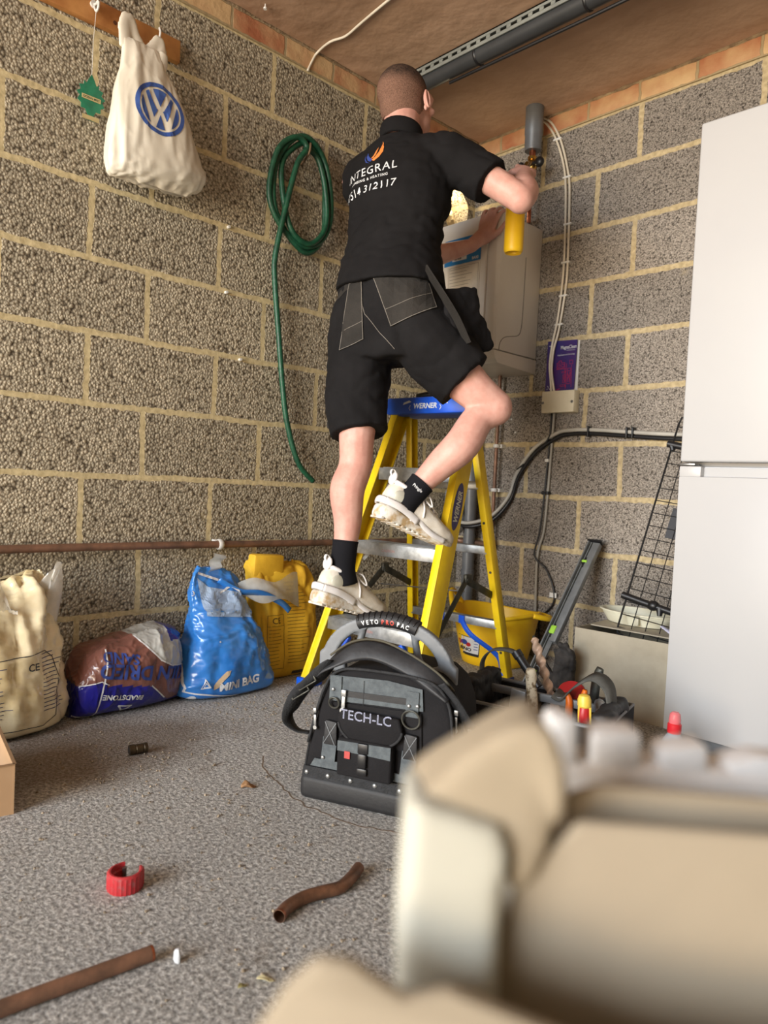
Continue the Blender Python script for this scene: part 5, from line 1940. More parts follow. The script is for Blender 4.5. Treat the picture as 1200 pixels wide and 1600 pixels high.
ripple(cr_, 18, .005, 61, (1, 1, 1), lambda c: max(0, 1 - (c.z - 1.62) * 12))
bb = bvh_of(cr_)
mb = MB()
mb.tube([(.075, -1.745, 2.0), (.072, -1.752, 2.06), (.068, -1.745, 2.10), (.066, -1.728, 2.098), (.068, -1.712, 2.05), (.07, -1.68, 2.01)], [(.022, .010), (.020, .007), (.016, .006), (.014, .006), (.018, .007), (.02, .01)], 12, smooth=5, flat=(0, 1, 0))
mb.tube([(.075, -1.68, 2.0), (.066, -1.655, 2.05), (.062, -1.636, 2.085), (.064, -1.625, 2.06), (.075, -1.635, 2.0)], [(.024, .008), (.018, .006), (.013, .006), (.014, .006), (.026, .010)], 12, smooth=5, flat=(0, 1, 0))
mb.tube([(.085, -1.645, 1.96), (.082, -1.632, 2.01), (.082, -1.625, 2.035)], [(.028, .012), (.020, .010), (.014, .006)], 12, smooth=5, flat=(0, 1, 0))
mb.build('handles', M_carr, b, smooth=180, mods=RM(.0055, 3))
ecy, ecz, eR = -1.652, 1.838, .080
t = ring2(ecy, ecz, eR - .0125, eR, n=48)
decal('emblem_ring', t, (.5, 0, 0), Y_, Z_, bb, mat('emblem_blue', (44, 70, 138), .4, col2=(70, 104, 170), nscale=16), cr_, step=.012, off=.0016)
t = bmesh.new()
ri = eR - .0185
def seg(pts):
    poly2([(ecy + a * ri, ecz + c * ri) for a, c in pts], t)
arc = lambda a0, a1, n=8: [(cos(R(a0 + (a1 - a0) * k / n)), sin(R(a0 + (a1 - a0) * k / n))) for k in range(n + 1)]
# gaps between the strokes of the two letters, filled in blue
seg(arc(69, 111) + [(0, .13)])
for q_ in ([(-.60, .79), (-.74, .66), (-.34, -.52), (-.13, -.07), (-.20, -.02)],):
    seg(q_)
    seg([(-a, c) for a, c in reversed(q_)])
seg(arc(155, 238))
seg([(-a, c) for a, c in reversed(arc(155, 238))])
seg([(0, -.28)] + arc(256, 284, 4))
decal('emblem_letters', t, (.5, 0, 0), Y_, Z_, bb, mat('emblem_blue', (44, 70, 138), .4), cr_, step=.012, off=.0016)

# ------------------------------------------------------------------ small things on the floor
# red plastic pipe-cutter ring
b = thing('pipe_cutter', 'small red open-ended ring pipe cutter lying on the concrete floor', 'pipe cutter', (1.095, -2.125, 0))
mb = MB()
cc = V((1.098, -2.128, .0))
gap = R(122)
ring = []
NN = 40
for k in range(NN + 1):
    a = gap + R(36) + (2 * pi - R(72)) * k / NN
    d_ = V((cos(a), sin(a), 0))
    r0 = .0215
    r1 = .030 + (.0012 if k % 2 else 0)
    ring.append([mb.v(cc + d_ * r0 + V((0, 0, .003))), mb.v(cc + d_ * (r1 - .002)), mb.v(cc + d_ * r1 + V((0, 0, .003))), mb.v(cc + d_ * r1 + V((0, 0, .029))), mb.v(cc + d_ * (r1 - .003) + V((0, 0, .032))), mb.v(cc + d_ * (r0 + .003) + V((0, 0, .032))), mb.v(cc + d_ * (r0 + .002) + V((0, 0, .022))), mb.v(cc + d_ * r0 + V((0, 0, .02)))])
mb.rings(ring)
cu = mb.build('cutter_body', mat('cutter_red', (176, 44, 50), .5, col2=(150, 90, 90), nscale=120, lo=.25, hi=.5), b)
mb = MB()
mb.cyl(cc + V((-.018, .006, .010)), cc + V((-.018, .006, .026)), .004, n=10)
mb.build('cutting_wheel', M_steel, b)
# bent copper offcut
def pipe_thing(name, label, pts, r, m, m_end, sm=8, wall=.0011):
    b = thing(name, label, 'pipe', pts[0])
    path = catmull(pts, sm)
    mb = MB()
    mb.tube(path, r, 18, cap=False)
    mb.tube(path, r - wall, 18, cap=False)
    for i in (0, -1):
        d_ = (path[1] - path[0]) if i == 0 else (path[-1] - path[-2])
        d_.normalize()
        x = d_.orthogonal().normalized()
        y = d_.cross(x)
        A = [mb.v(path[i] + (x * cos(2 * pi * k / 18) + y * sin(2 * pi * k / 18)) * r) for k in range(18)]
        B = [mb.v(path[i] + (x * cos(2 * pi * k / 18) + y * sin(2 * pi * k / 18)) * (r - wall)) for k in range(18)]
        for k in range(18):
            mb.face((A[k], A[(k + 1) % 18], B[(k + 1) % 18], B[k]))
    mb.build('tube', m, b, smooth=60)
    mb = MB()
    d_ = (path[1] - path[0]).normalized()
    mb.tube([path[0] + d_ * .0005, path[0] + d_ * .004], r + .0002, 18, cap=False)
    mb.build('cut_end', m_end, b)
    return b


M_cop3 = mat('copper_brown', (140, 100, 76), .45, .6, col2=(92, 70, 56), nscale=30)
pipe_thing('copper_offcut', 'short S-bent brown copper pipe offcut lying on the floor', [V((1.349, -1.981, .0112)), V((1.336, -1.953, .0112)), V((1.332, -1.916, .0112)), V((1.339, -1.881, .0112)), V((1.346, -1.849, .0112)), V((1.335, -1.814, .0112)), V((1.318, -1.780, .0112))], .011, M_cop3, M_cop2)
b = pipe_thing('copper_tube_length', 'straight length of brown copper pipe crossing the bottom left corner', [V((1.306, -2.178, .0112)), V((1.296, -2.28, .0112)), V((1.283, -2.42, .0112)), V((1.272, -2.54, .0112))], .011, M_cop, M_cop2)
b = thing('pipe_fitting', 'short dark brass pipe fitting lying near the sand bag', 'pipe fitting', (.54, -1.84, 0))
mb = MB()
mb.lathe([(.010, 0), (.013, .001), (.013, .014), (.011, .016), (.0125, .018), (.0125, .034), (.011, .036), (.013, .038), (.013, .046), (.010, .047)], (.532, -1.868, .013), (.15, .98, 0), n=20)
mb.build('fitting_body', mat('dark_brass', (86, 72, 52), .45, .7, col2=(56, 46, 36), nscale=40), b)
mb = MB()
mb.cyl((.5319, -1.8684, .013), (.5321, -1.867, .013), .0085)
mb.build('bore', M_plb, b)


def chip(name, label, cat, c, r, m, seed, group=None, flat=.5):
    mb = MB()
    t = bmesh.new()
    bmesh.ops.create_icosphere(t, subdivisions=2, radius=1.0)
    for v in t.verts:
        k = 1 + .45 * noise.noise(v.co * 1.6 + V((seed, 0, 0)))
        v.co = V((v.co.x * r[0] * k, v.co.y * r[1] * k, v.co.z * r[2] * k))
    mb.merge(t, Matrix.Translation(V(c) + V((0, 0, r[2] * .8))))
    return tag(mb.build(name, m, smooth=0), label, cat, group)


chip('plaster_chip', 'small pale chip standing on the floor just past the straight pipe end', 'chip', (1.332, -2.153, 0), (.0085, .004, .0115), mat('chip_white', (214, 218, 222), .6), 3)
def leafy(name, label, c, L, W, m, rot, lift=.004):
    mb = MB()
    def f(u, v):
        w = W * sin(pi * min(.98, max(.02, u))) * (v - .5) * 2 * (1 + .35 * sin(9 * u))
        x = L * (u - .5)
        p = Matrix.Rotation(R(rot), 3, 'Z') @ V((x, w, 0))
        return V(c) + p + V((0, 0, .0015 + lift * (abs(v - .5) * 2 + .5 * sin(5 * u)) ** 2))
    mb.grid(f, 10, 4)
    o = mb.build(name, m, smooth=180, mods=[('SOLIDIFY', dict(thickness=.0008, offset=1))])
    return tag(o, label, 'leaf')
M_leaf = mat('dry_leaf', (168, 130, 92), .85, col2=(126, 92, 62), nscale=60)
leafy('dry_leaf', 'curled dry brown leaf on the floor between the bags and tool bag', (.880, -1.735, 0), .034, .012, M_leaf, 60, .006)
leafy('dry_leaf', 'small pale straw-coloured leaf scrap near the cardboard at the bottom', (1.449, -2.075, 0), .026, .004, mat('straw', (206, 194, 150), .8), 40, .002)
leafy('dry_leaf', 'tiny yellowish leaf scrap left of the straw-coloured one', (1.440, -2.108, 0), .013, .004, mat('leaf_olive', (150, 140, 90), .8), 80, .002)
leafy('dry_leaf', 'rust-red leaf on the floor behind the tool bag, by the ladder', (.535, -.62, 0), .055, .016, mat('rust_leaf', (168, 84, 44), .8, col2=(120, 60, 34), nscale=50), 30, .008)
# loose grit
M_grit = mat('grit', (172, 158, 138), .95, col2=(110, 96, 78), nscale=200)
mb = MB()
random.seed(11)
def grit(cx, cy, sx_, sy_, n, r0=.0012, r1=.0035):
    for _ in range(n):
        x, y = random.gauss(cx, sx_), random.gauss(cy, sy_)
        if x < .03 or y > -.02:
            continue
        r = random.uniform(r0, r1)
        t = bmesh.new()
        bmesh.ops.create_icosphere(t, subdivisions=1, radius=r)
        for v in t.verts:
            v.co *= random.uniform(.7, 1.25)
        mb.merge(t, Matrix.Translation((x, y, r * .6)))
grit(.55, -1.9, .16, .10, 150)
grit(.42, -1.4, .10, .15, 160)
grit(.30, -1.22, .06, .10, 70)
grit(.50, -.62, .10, .10, 260, .002, .007)
grit(.95, -2.0, .25, .2, 120)
grit(1.2, -1.95, .2, .2, 90)
tag(mb.build('floor_grit', M_grit, smooth=0), 'loose grit and crumbs scattered over the concrete floor', 'grit', kind='stuff')
random.seed(5)

# open carton at the left edge
b = thing('small_carton', 'small open cardboard carton cut off by the left edge of the photo', 'cardboard box', (.60, -2.25, 0))
fwd_, rgt_ = V((-.988, .155, 0)), V((.155, .988, 0))
cx = Matrix.Translation((.699, -2.190, 0)) @ Matrix((rgt_, fwd_, Z_)).transposed().to_4x4()
H_ = .106
mb = MB(cx)
mb.box((-.20, .0025, H_ / 2), (.40, .004, H_))
mb.box((-.20, .2975, H_ / 2), (.40, .004, H_))
mb.box((-.002, .15, H_ / 2), (.004, .30, H_))
mb.box((-.398, .15, H_ / 2), (.004, .30, H_))
mb.box((-.20, .15, .003), (.39, .29, .004))
mb.build('walls', M_card, b, smooth=0)
mb = MB(cx)
mb.box((-.20, .001, H_), (.40, .0065, .0018))
mb.box((-.001, .15, H_), (.0065, .30, .0018))
mb.build('cut_edge', mat('card_edge', (150, 118, 84), .9), b, smooth=0)


# ------------------------------------------------------------------ big black tool bag
BXF = Matrix.Translation((1.1527, -1.5901, 0)) @ Matrix.Rotation(R(25.3), 4, 'Z')   # x across, y back, z up
bag = thing('tool_bag', 'big black and grey tool bag with grey arched handle and shoulder strap', 'tool bag', (1.1527, -1.5901, 0))
prof = [(-.178, .05), (.178, .05), (.176, .15), (.168, .24), (.150, .285), (.118, .308), (.05, .316), (-.06, .314), (-.100, .304), (-.124, .280), (-.146, .22), (-.168, .13)]
mb = MB(BXF)
mb.prism(prof, -.215, (0, .0, 0), (1, 0, 0), (0, 0, 1), bev=.014)
bod = mb.build('bag_body', M_black, bag, smooth=60)
ripple(bod, 14, .004, 2)
mb = MB(BXF)
mb.box((0, .108, .028), (.366, .228, .056), bev=.014, seg=3)
mb.build('rubber_base', M_rub, bag, smooth=50)
def front(nm, t, m, off, par=bag, lab=None, th=.0016, step=0):
    ob = decal(nm, t, BXF @ V((0, -off, 0)), BXF.to_3x3() @ V((1, 0, 0)), (0, 0, 1), None, m, par, step=step, label=lab)
    if th:
        bake(ob, [('SOLIDIFY', dict(thickness=th, offset=0))])
    return ob
mb = MB(BXF)    # piping around the front panel
mb.tube([(x * .985, -.002, (z - .05) * .985 + .052) for x, z in prof[2:]], .0035, 8, smooth=3)
mb.build('piping', M_web, bag, smooth=180)
front('rivet_strip', poly2([(-.176, .053), (.170, .053), (.168, .078), (-.172, .078)]), M_web, .005, th=.004)
for k, x in enumerate((-.163, -.110, -.055, .003, .061, .118)):
    mb = MB(BXF)
    mb.ball((x, -.0075, .064), (.0055, .0035, .0055), 12)
    mb.build('rivet', M_alu, bag)
front('denim_band', poly2([(-.156, .080), (.148, .082), (.146, .100), (-.146, .098)]), M_denim, .005)
front('denim_panel', poly2([(-.117, .235), (-.116, .292), (.02, .298), (.100, .290), (.104, .243), (0, .240)]), M_denim, .004)
front('zip_tape', poly2([(-.072, .249), (-.072, .262), (.066, .266), (.066, .252)]), M_rub, .006)
front('denim_panel', poly2([(-.112, .232), (-.118, .150), (.105, .150), (.100, .238)]), M_black, .003)
for x in (-.118, -.062):
    front('stitch_line', line2([(x + .028, .236), (x + .028, .290)], .0012), M_web, .007, th=0)
mb = MB(BXF)    # name flap: half round
flap = [(-.078, .226), (.056, .222)] + [(-.010 + .075 * cos(a), .200 + .050 * sin(a)) for a in [-pi * .03 - pi * .94 * k / 16 for k in range(17)]] + [(-.088, .206)]
mb.prism(flap, .014, (0, -.008, 0), (1, 0, 0), (0, 0, 1), bev=.005)
fl_ = mb.build('front_flap', M_black, bag, smooth=50)
mb = MB(BXF)
mb.tube([(x, -.021, z) for x, z in flap[2:-1]], .003, 8)
mb.build('flap_piping', M_web, bag, smooth=180)
t = text2('TECH-LC', .030, -.081, .205, bold=.0000, space=1.02, sx=.98)
front('lettering', t, mat('lavender_outline', (196, 200, 226), .6), .0225, fl_, th=0)
t = text2('TECH-LC', .030, -.081, .205, bold=-.0009, space=1.02, sx=.98)
front('lettering', t, M_black, .0229, fl_, th=0)
mb = MB(BXF)    # lower pocket
mb.box((-.018, -.014, .122), (.128, .030, .084), bev=.006)
pk = mb.build('front_pocket', M_black, bag, smooth=50)
front('denim_top', poly2([(-.080, .136), (-.080, .158), (.044, .162), (.044, .134), (-.02, .136)]), M_denim, .030, pk)
front('red_label', rect2(-.062, .122, -.049, .138), mat('label_red', (196, 74, 70), .6), .032, pk, th=.001)
mb = MB(BXF)
mb.box((-.019, -.032, .150), (.024, .006, .022), bev=.002)
mb.box((-.019, -.034, .124), (.021, .010, .032), bev=.004)
mb.box((-.019, -.032, .099), (.024, .008, .016), bev=.003)
mb.build('side_release_buckle', M_plb, pk)
for x0, x1, xt in ((-.128, -.094, -.112), (.060, .094, .082)):
    front('webbing_strip', poly2([(x0 - .002, .098), (x1 - .002, .098), (x1 + .002, .152), (x0 + .002, .152)]), M_denim, .006)
    mb = MB(BXF)
    mb.prism([(x0 + .004, .137), (x1 + .004, .137), (x1 + .002, .190), (x0 + .008, .192)], .010, (0, -.004, 0), (1, 0, 0), (0, 0, 1), bev=.003)
    kp = mb.build('tool_keeper', M_rub, bag)
    front('cross_stitch', line2([(x1 + .001, .188), (x0 + .006, .139)], .0016, line2([(x0 + .009, .188), (x1, .139)], .0016)), M_gry, .0155, kp, th=0)
# D rings on denim tabs
for x, z, r in ((-.101, .237, .012), (.080, .228, .020)):
    front('ring_tab', poly2([(x - .014, z), (x + .014, z), (x + .014, z + .055), (x - .014, z + .055)]), M_denim, .0075)
    mb = MB(BXF)
    mb.tube([(x + r * cos(a), -.013 - .002 * sin(a), z - .004 + r * sin(a)) for a in [2 * pi * k / 22 for k in range(22)]], .0022, 8, closed=True)
    mb.build('d_ring', M_dsteel, bag)
for x, z in ((.073, .252), (.092, .254), (-.106, .262), (-.124, .105)):
    mb = MB(BXF)
    mb.ball((x, -.010, z), (.004, .0025, .004), 10)
    mb.build('rivet', M_alu, bag)
def zip_pull(x, y, z, s=1.0, lean=0):
    mb = MB(BXF)
    mb.box((x, y, z + .012), (.012 * s, .006, .016 * s), bev=.002)
    mb.box((x + lean * .5, y - .001, z - .010), (.009 * s, .003, .034 * s), Matrix.Rotation(R(-lean * 900), 3, 'Y'), bev=.0015)
    mb.cyl((x + lean, y - .004, z - .026), (x + lean, y + .001, z - .026), .0065 * s, n=14)
    mb.build('zip_pull', M_alu, bag)
zip_pull(-.079, -.011, .245)
zip_pull(.170, .02, .232, .8)
zip_pull(-.150, -.006, .195, .7, .003)
mb = MB(BXF)
mb.tube([(.185, .035, .06), (.184, .035, .18), (.176, .035, .25), (.15, .035, .296)], .003, 8, smooth=4)
mb.build('side_zip', M_web, bag)
mb = MB(BXF)
mb.tube([(-.186, .03, .06), (-.172, .03, .15), (-.150, .03, .23), (-.125, .03, .29)], .003, 8, smooth=4)
mb.build('side_zip', M_web, bag)
# grey arched handle with cut-outs and rubber grip
oc = V((-.022, 0, .285))
outer = [oc + V((.168 * cos(a) * (1.0), 0, .133 * sin(a) ** .85)) for a in [pi * k / 30 for k in range(31)]]
def arch(a, r):   # ellipse ring
    return oc + V((.165 * r * cos(a), 0, .134 * r * max(0, sin(a)) ** .9))
mb = MB(BXF)
rings = []
for k in range(41):
    a = pi * k / 40
    o_, i_ = arch(a, 1.0), arch(a, .80)
    rings.append([mb.v(o_ + V((0, .090, 0))), mb.v(o_ + V((0, .110, 0))), mb.v(i_ + V((0, .110, 0))), mb.v(i_ + V((0, .090, 0)))])
mb.rings(rings)
for s in (-1, 1):     # feet widen and curl inwards leaving the side openings
    mb.prism([(oc.x + s * .170, .272), (oc.x + s * .170, .318), (oc.x + s * .150, .332), (oc.x + s * .128, .318), (oc.x + s * .105, .310), (oc.x + s * .10, .275)], -.020, (0, .090, 0), (1, 0, 0), (0, 0, 1), bev=.003)
    mb.tube([(oc.x + s * .100, .100, .300), (oc.x + s * .078, .100, .325), (oc.x + s * .070, .100, .352), (oc.x + s * .062, .100, .385)], (.009, .009), 8, smooth=5, flat=(1, 0, 0))
mb.build('handle', M_gry, bag, smooth=50, mods=RM(.0035, 3))
mb = MB(BXF)
gp = [arch(R(a), .93) for a in range(62, 121, 3)]
mb.tube([p + V((0, .1, 0)) for p in gp], (.0185, .0175), 16)
gr_ = mb.build('handle_grip', M_rub, bag)
mb = MB(BXF)
for a in range(66, 118, 5):
    p = arch(R(a), .93) + V((0, .1, 0))
    q = arch(R(a), 1.0) - arch(R(a), .9)
    q.normalize()
    rr_ = [p + q * (.019 * cos(b_)) + V((0, .018 * sin(b_), 0)) for b_ in [R(-75) + R(150) * k / 8 for k in range(9)]]
    mb.tube(rr_, .0016, 6)
mb.build('grip_ribs', M_plb, gr_, smooth=180)
gb = bvh_of(gr_)
for s_, a0, m_ in (('VETO', 112.5, M_inkw), ('PRO', 93.5, mat('grip_red', (206, 74, 60), .5)), ('PAC', 79.0, M_inkw)):
    for i, ch in enumerate(s_):
        a = R(a0 - i * 4.4)
        p = arch(a, .915)
        tg = (arch(a - .02, .915) - arch(a + .02, .915)).normalized()
        up_ = V((-tg.z, 0, tg.x))
        t = text2(ch, .0145, 0, -.005, bold=.0004, align='CENTER', sx=.8)
        decal('lettering', t, BXF @ (p + V((0, .04, -.001))), BXF.to_3x3() @ tg, BXF.to_3x3() @ up_, gb, m_, gr_, step=.004, off=.0008, maxd=.2)
# padded shoulder strap thrown over the front
mb = MB(BXF)
mb.strap([(-.150, .008, .288), (-.120, .002, .315), (-.075, .01, .345), (-.020, .022, .352), (.05, .02, .335), (.115, .010, .308), (.158, .010, .272)], .052, .011,
         [(-.55, -.45, -.7), (-.5, -.5, -.7), (-.15, -.60, -.85), (0, -.65, -.8), (.15, -.6, -.8), (.35, -.5, -.75), (.6, -.5, -.6)])
pad = mb.build('strap_pad', mat('pad_leather', (44, 45, 48), .55, col2=(32, 33, 36), nscale=30, bump=(90, .3, .002)), bag, smooth=180, mods=[('SUBSURF', dict(levels=1, render_levels=1))])
mb = MB(BXF)
mb.tube([(-.12, -.002, .335), (-.075, .012, .368), (-.020, .028, .376), (.05, .026, .358), (.125, .014, .326), (.165, .012, .292)], .0026, 8, smooth=5)
mb.build('pad_binding', mat('binding_olive', (84, 80, 66), .8), pad, smooth=180)
mb = MB(BXF)
mb.strap([(-.112, -.006, .325), (-.140, -.012, .292), (-.165, -.016, .268), (-.192, -.010, .238), (-.214, .0, .200), (-.224, .01, .170), (-.205, .02, .145), (-.180, .03, .14)], .043, .003,
         [(-.5, -.6, -.4), (-.5, -.6, .2), (-.45, -.85, .25), (-.5, -.8, .3), (-.35, -.9, .2), (0, -1, 0), (.3, -1, .2), (.3, -1, .2)])
mb.build('strap_webbing', M_web, bag, smooth=180)
mb = MB(BXF)
mb.strap([(.135, -.002, .305), (.165, .01, .270), (.190, .03, .225), (.215, .06, .180), (.235, .10, .13), (.24, .14, .08), (.225, .18, .05)], .043, .003,
         [(.5, -.6, .5), (.6, -.6, .45), (.6, -.65, .45), (.6, -.7, .4), (.5, -.8, .4), (.4, -.8, .4), (.3, -.8, .4)])
mb.build('strap_webbing', M_web, bag, smooth=180)
mb = MB(BXF)
for c, rt in (((-.168, -.018, .270), 55), ((-.186, -.014, .245), 55)):
    m3 = Matrix.Rotation(R(rt), 3, 'Y')
    for dx in (-.024, .024):
        mb.box(V(c) + m3 @ V((0, 0, dx)), (.016, .007, .004), m3, bev=.001)
    for dz in (-.007, .007):
        mb.box(V(c) + m3 @ V((dz, 0, 0)), (.003, .007, .048), m3, bev=.001)
mb.build('strap_buckle', M_dsteel, bag)
# side pocket with chrome torch
mb = MB(BXF)
mb.box((.196, .10, .115), (.034, .13, .12), bev=.010)
mb.build('side_pocket', M_black, bag, smooth=50)
t_ = thing('pocket_torch', 'small chrome-topped torch in the side pocket of the tool bag', 'torch', tuple(BXF @ V((.20, .04, .12))))
mb = MB(BXF)
mb.cyl((.214, .055, .10), (.206, .05, .175), .0125, n=20)
mb.build('barrel', M_rub, t_)
mb = MB(BXF)
mb.lathe([(.0135, 0), (.0135, .034), (.011, .037)], (.2062, .05, .172), (-.1, 0, 1), n=20)
mb.build('chrome_head', M_alu, t_)

# ------------------------------------------------------------------ tool tote behind, with hand tools
tote = thing('tool_tote', 'open black and grey tool tote behind the tool bag, packed with hand tools', 'tool tote', (1.16, -1.06, 0))
TX = Matrix.Translation((1.215, -1.045, 0)) @ Matrix.Rotation(R(14), 4, 'Z')
TW, TD, TH = .40, .26, .17
mb = MB(TX)
for y in (-TD / 2, TD / 2):
    mb.box((0, y, TH / 2), (TW, .008, TH), bev=.002)
for x in (-TW / 2, TW / 2):
    mb.box((x, 0, TH / 2), (.008, TD, TH), bev=.002)
mb.box((0, 0, .006), (TW, TD, .010), bev=.002)
mb.build('tray', M_black, tote)
mb = MB(TX)
mb.tube([(-TW / 2, -TD / 2, TH), (TW / 2, -TD / 2, TH), (TW / 2, TD / 2, TH), (-TW / 2, TD / 2, TH)], (.006, .006), 8, closed=True)
mb.box((-.02, .02, TH + .004), (TW * .9, .012, .022), bev=.003)
mb.build('grey_rim', M_gry, tote)
front_t = text2('MAX LOAD', .016, -.12, .12, bold=.0003)
decal('lettering', front_t, TX @ V((0, -TD / 2 - .0045, 0)), TX.to_3x3() @ V((1, 0, 0)), (0, 0, 1), None, M_gry, tote, step=0) if False else front_t.free()
for x, z in ((-.175, .20), (.178, .18)):
    mb = MB(TX)
    mb.box((x, -.01, z / 2 + .02), (.045, .20, z), bev=.012)
    ob = mb.build('end_pocket', M_rub, tote, smooth=180, mods=RM(.006, 2))
    ripple(ob, 18, .008, 3)
M_cst = mat('strap_grey', (86, 86, 82), .8, col2=(66, 66, 62), nscale=30)
for pth_, w_, sd_ in (([(-.18, .02, .17), (-.19, .02, .235), (-.165, .02, .275), (-.12, .02, .285), (-.085, .015, .28)], .026, (0, 1, 0.1)),
                      ([(.02, .03, .19), (.045, .03, .185), (.08, .02, .225), (.125, .02, .255), (.165, .01, .235), (.18, .0, .18)], .055, (.1, 1, .2))):
    mb = MB(TX)
    mb.strap(pth_, w_, .004, sd_)
    mb.build('carry_strap', M_cst, tote, smooth=180)
mb = MB(TX)
mb.cyl((-.09, .015, .285), (-.015, .0, .205), .012, n=16)
mb.cyl((-.09, .015, .285), (-.078, .012, .272), .014, n=16)
mb.build('strap_grip', M_plb, tote)
def tool(name, label, cat, loc):
    return thing(name, label, cat, loc)
# big SDS masonry drill bit
b = tool('masonry_drill_bit', 'long copper-coloured spiral masonry drill bit standing in the tote', 'drill bit', (1.16, -1.0, .1))
p0, p1 = V((1.109, -.95, .312)), V((1.238, -.955, .03))
ax_ = (p1 - p0)
LN = ax_.length
ax_.normalize()
x_ = ax_.orthogonal().normalized()
y_ = ax_.cross(x_)
mb = MB()
rings = []
for k in range(91):
    s_ = k / 90
    c_ = p0 + ax_ * (LN * s_)
    tw = s_ * LN / .034 * pi
    r_ = []
    for q in range(16):
        a = 2 * pi * q / 16
        rad = .0112 + .0032 * cos(2 * a) if s_ > .04 else (.004 + .1 * s_ * 1.6)
        if s_ <= .04:
            rad = .003 + .011 * s_ / .04
        r_.append(mb.v(c_ + x_ * rad * cos(a + tw) + y_ * rad * sin(a + tw)))
    rings.append(r_)
mb.rings(rings)
mb.build('flutes', mat('drill_copper', (218, 190, 166), .5, .15, col2=(146, 116, 96), nscale=26), b, smooth=40)
mb = MB()
mb.cyl(p0 - ax_ * .004, p0 + ax_ * .010, .0015, .010, n=8)
mb.build('carbide_tip', M_dsteel, b)
# paint-spattered wooden handle
b = tool('hammer', 'paint-spattered pale wooden hammer handle standing in the tote', 'hammer', (1.10, -1.01, .1))
mb = MB()
mb.tube([(1.180, -1.06, .252), (1.181, -1.06, .240), (1.186, -1.06, .20), (1.195, -1.06, .14), (1.20, -1.06, .03)], [.010, .0145, .0145, .013, .012], 16, smooth=3)
mb.build('handle', mat('spattered_wood', (214, 204, 180), .7, col2=(122, 104, 76), nscale=60, lo=.38, hi=.5), b)
mb = MB()
mb.box((1.20, -1.06, .028), (.10, .028, .028), bev=.004)
mb.build('hammer_head', M_dsteel, b)
# grey square tool
b = tool('plastering_float', 'flat grey metal tool blade upright left of the hammer handle', 'tool', (1.06, -1.02, .1))
mb = MB()
mb.box((1.145, -1.07, .115), (.042, .010, .15), Matrix.Rotation(R(14), 3, 'Z') @ Matrix.Rotation(R(6), 3, 'Y'), bev=.003)
mb.build('blade', mat('satin_grey', (150, 154, 158), .4, .3), b)
mb = MB()
mb.box((1.143, -1.066, .03), (.032, .018, .03), bev=.004)
mb.build('handle', M_plb, b)
# orange handled pliers
b = tool('pliers', 'pliers with orange curved handles sticking up from the tote', 'pliers', (1.22, -1.03, .1))
for q in ([(1.275, -1.02, .08), (1.277, -1.02, .14), (1.277, -1.02, .180), (1.270, -1.02, .200)], [(1.318, -1.02, .09), (1.314, -1.02, .16), (1.318, -1.02, .200), (1.321, -1.02, .222)]):
    mb = MB()
    mb.tube(q, [.0085, .010, .0095, .006], 12, smooth=4)
    mb.build('handle', M_org, b, smooth=180)
mb = MB()
mb.tube([(1.275, -1.02, .08), (1.29, -1.02, .06), (1.297, -1.02, .02)], .008, 10)
mb.tube([(1.318, -1.02, .09), (1.305, -1.02, .06), (1.297, -1.02, .02)], .008, 10)
mb.build('jaws', M_dsteel, b)
# screwdriver
b = tool('screwdriver', 'red and yellow handled screwdriver standing in the tote', 'screwdriver', (1.25, -1.09, .1))
sx0 = V((1.361, -1.08, .118))
mb = MB()
mb.lathe([(.012, 0), (.016, .01), (.0165, .05), (.0155, .078), (.013, .082)], sx0, (-.06, 0, 1), n=10)
mb.build('grip', M_red, b)
mb = MB()
mb.lathe([(.0140, .079), (.0170, .083), (.0168, .098), (.013, .108), (.006, .111)], sx0, (-.06, 0, 1), n=20)
for a in (0, 2.1, 4.2):
    mb.cyl(sx0 + V((.0155 * cos(a), .0155 * sin(a), .005)), sx0 + V((.0155 * cos(a) - .004, .0155 * sin(a), .082)), .003, n=6)
mb.build('end_cap', mat('cap_yellow', (240, 206, 84), .4), b)
mb = MB()
mb.cyl(sx0, sx0 - V((-.003, 0, .045)), .0035, n=10)
mb.build('shaft', M_steel, b)
# spanners and a clip
b = tool('chrome_spanners', 'pair of flat chrome spanner ends upright at right of the tote', 'spanner', (1.30, -1.06, .1))
for i, x in enumerate((1.352, 1.364)):
    mb = MB()
    mb.box((x, -1.0 - i * .012, .115), (.017, .006, .15), bev=.002)
    mb.cyl((x, -1.004 - i * .012, .190), (x, -.996 - i * .012, .190), .013, n=16)
    mb.build('spanner', M_alu, b)
b = tool('utility_knife', 'dark rounded tool end poking up above the tote', 'tool', (1.27, -1.0, .1))
mb = MB()
mb.tube([(1.305, -.95, .10), (1.309, -.95, .21), (1.316, -.95, .25), (1.321, -.95, .268)], [(.012, .008), (.013, .009), (.013, .009), (.010, .006)], 14, smooth=4, flat=(1, 0, 0))
mb.build('body', M_dsteel, b, smooth=180)
mb = MB()
mb.cyl((1.318, -.962, .252), (1.318, -.940, .252), .004, n=10)
mb.build('hanging_hole', M_plb, b)
b = tool('tape_reel', 'red and grey round tool lying between the drill bit and pliers', 'tool', (1.19, -.97, .15))
mb = MB()
mb.lathe([(.010, 0), (.034, .001), (.036, .006), (.036, .022), (.032, .026), (.010, .026)], (1.245, -.955, .175), (.2, -.5, .85), n=24, sy=1.0)
mb.build('casing', M_red, b)
mb = MB()
mb.tube([V((1.245, -.955, .195)) + V((.026 * cos(a), .022 * sin(a), .012 * sin(a))) for a in [2 * pi * k / 20 for k in range(20)]], .004, 8, closed=True)
mb.build('lip', mat('dark_red', (110, 40, 44), .5), b)
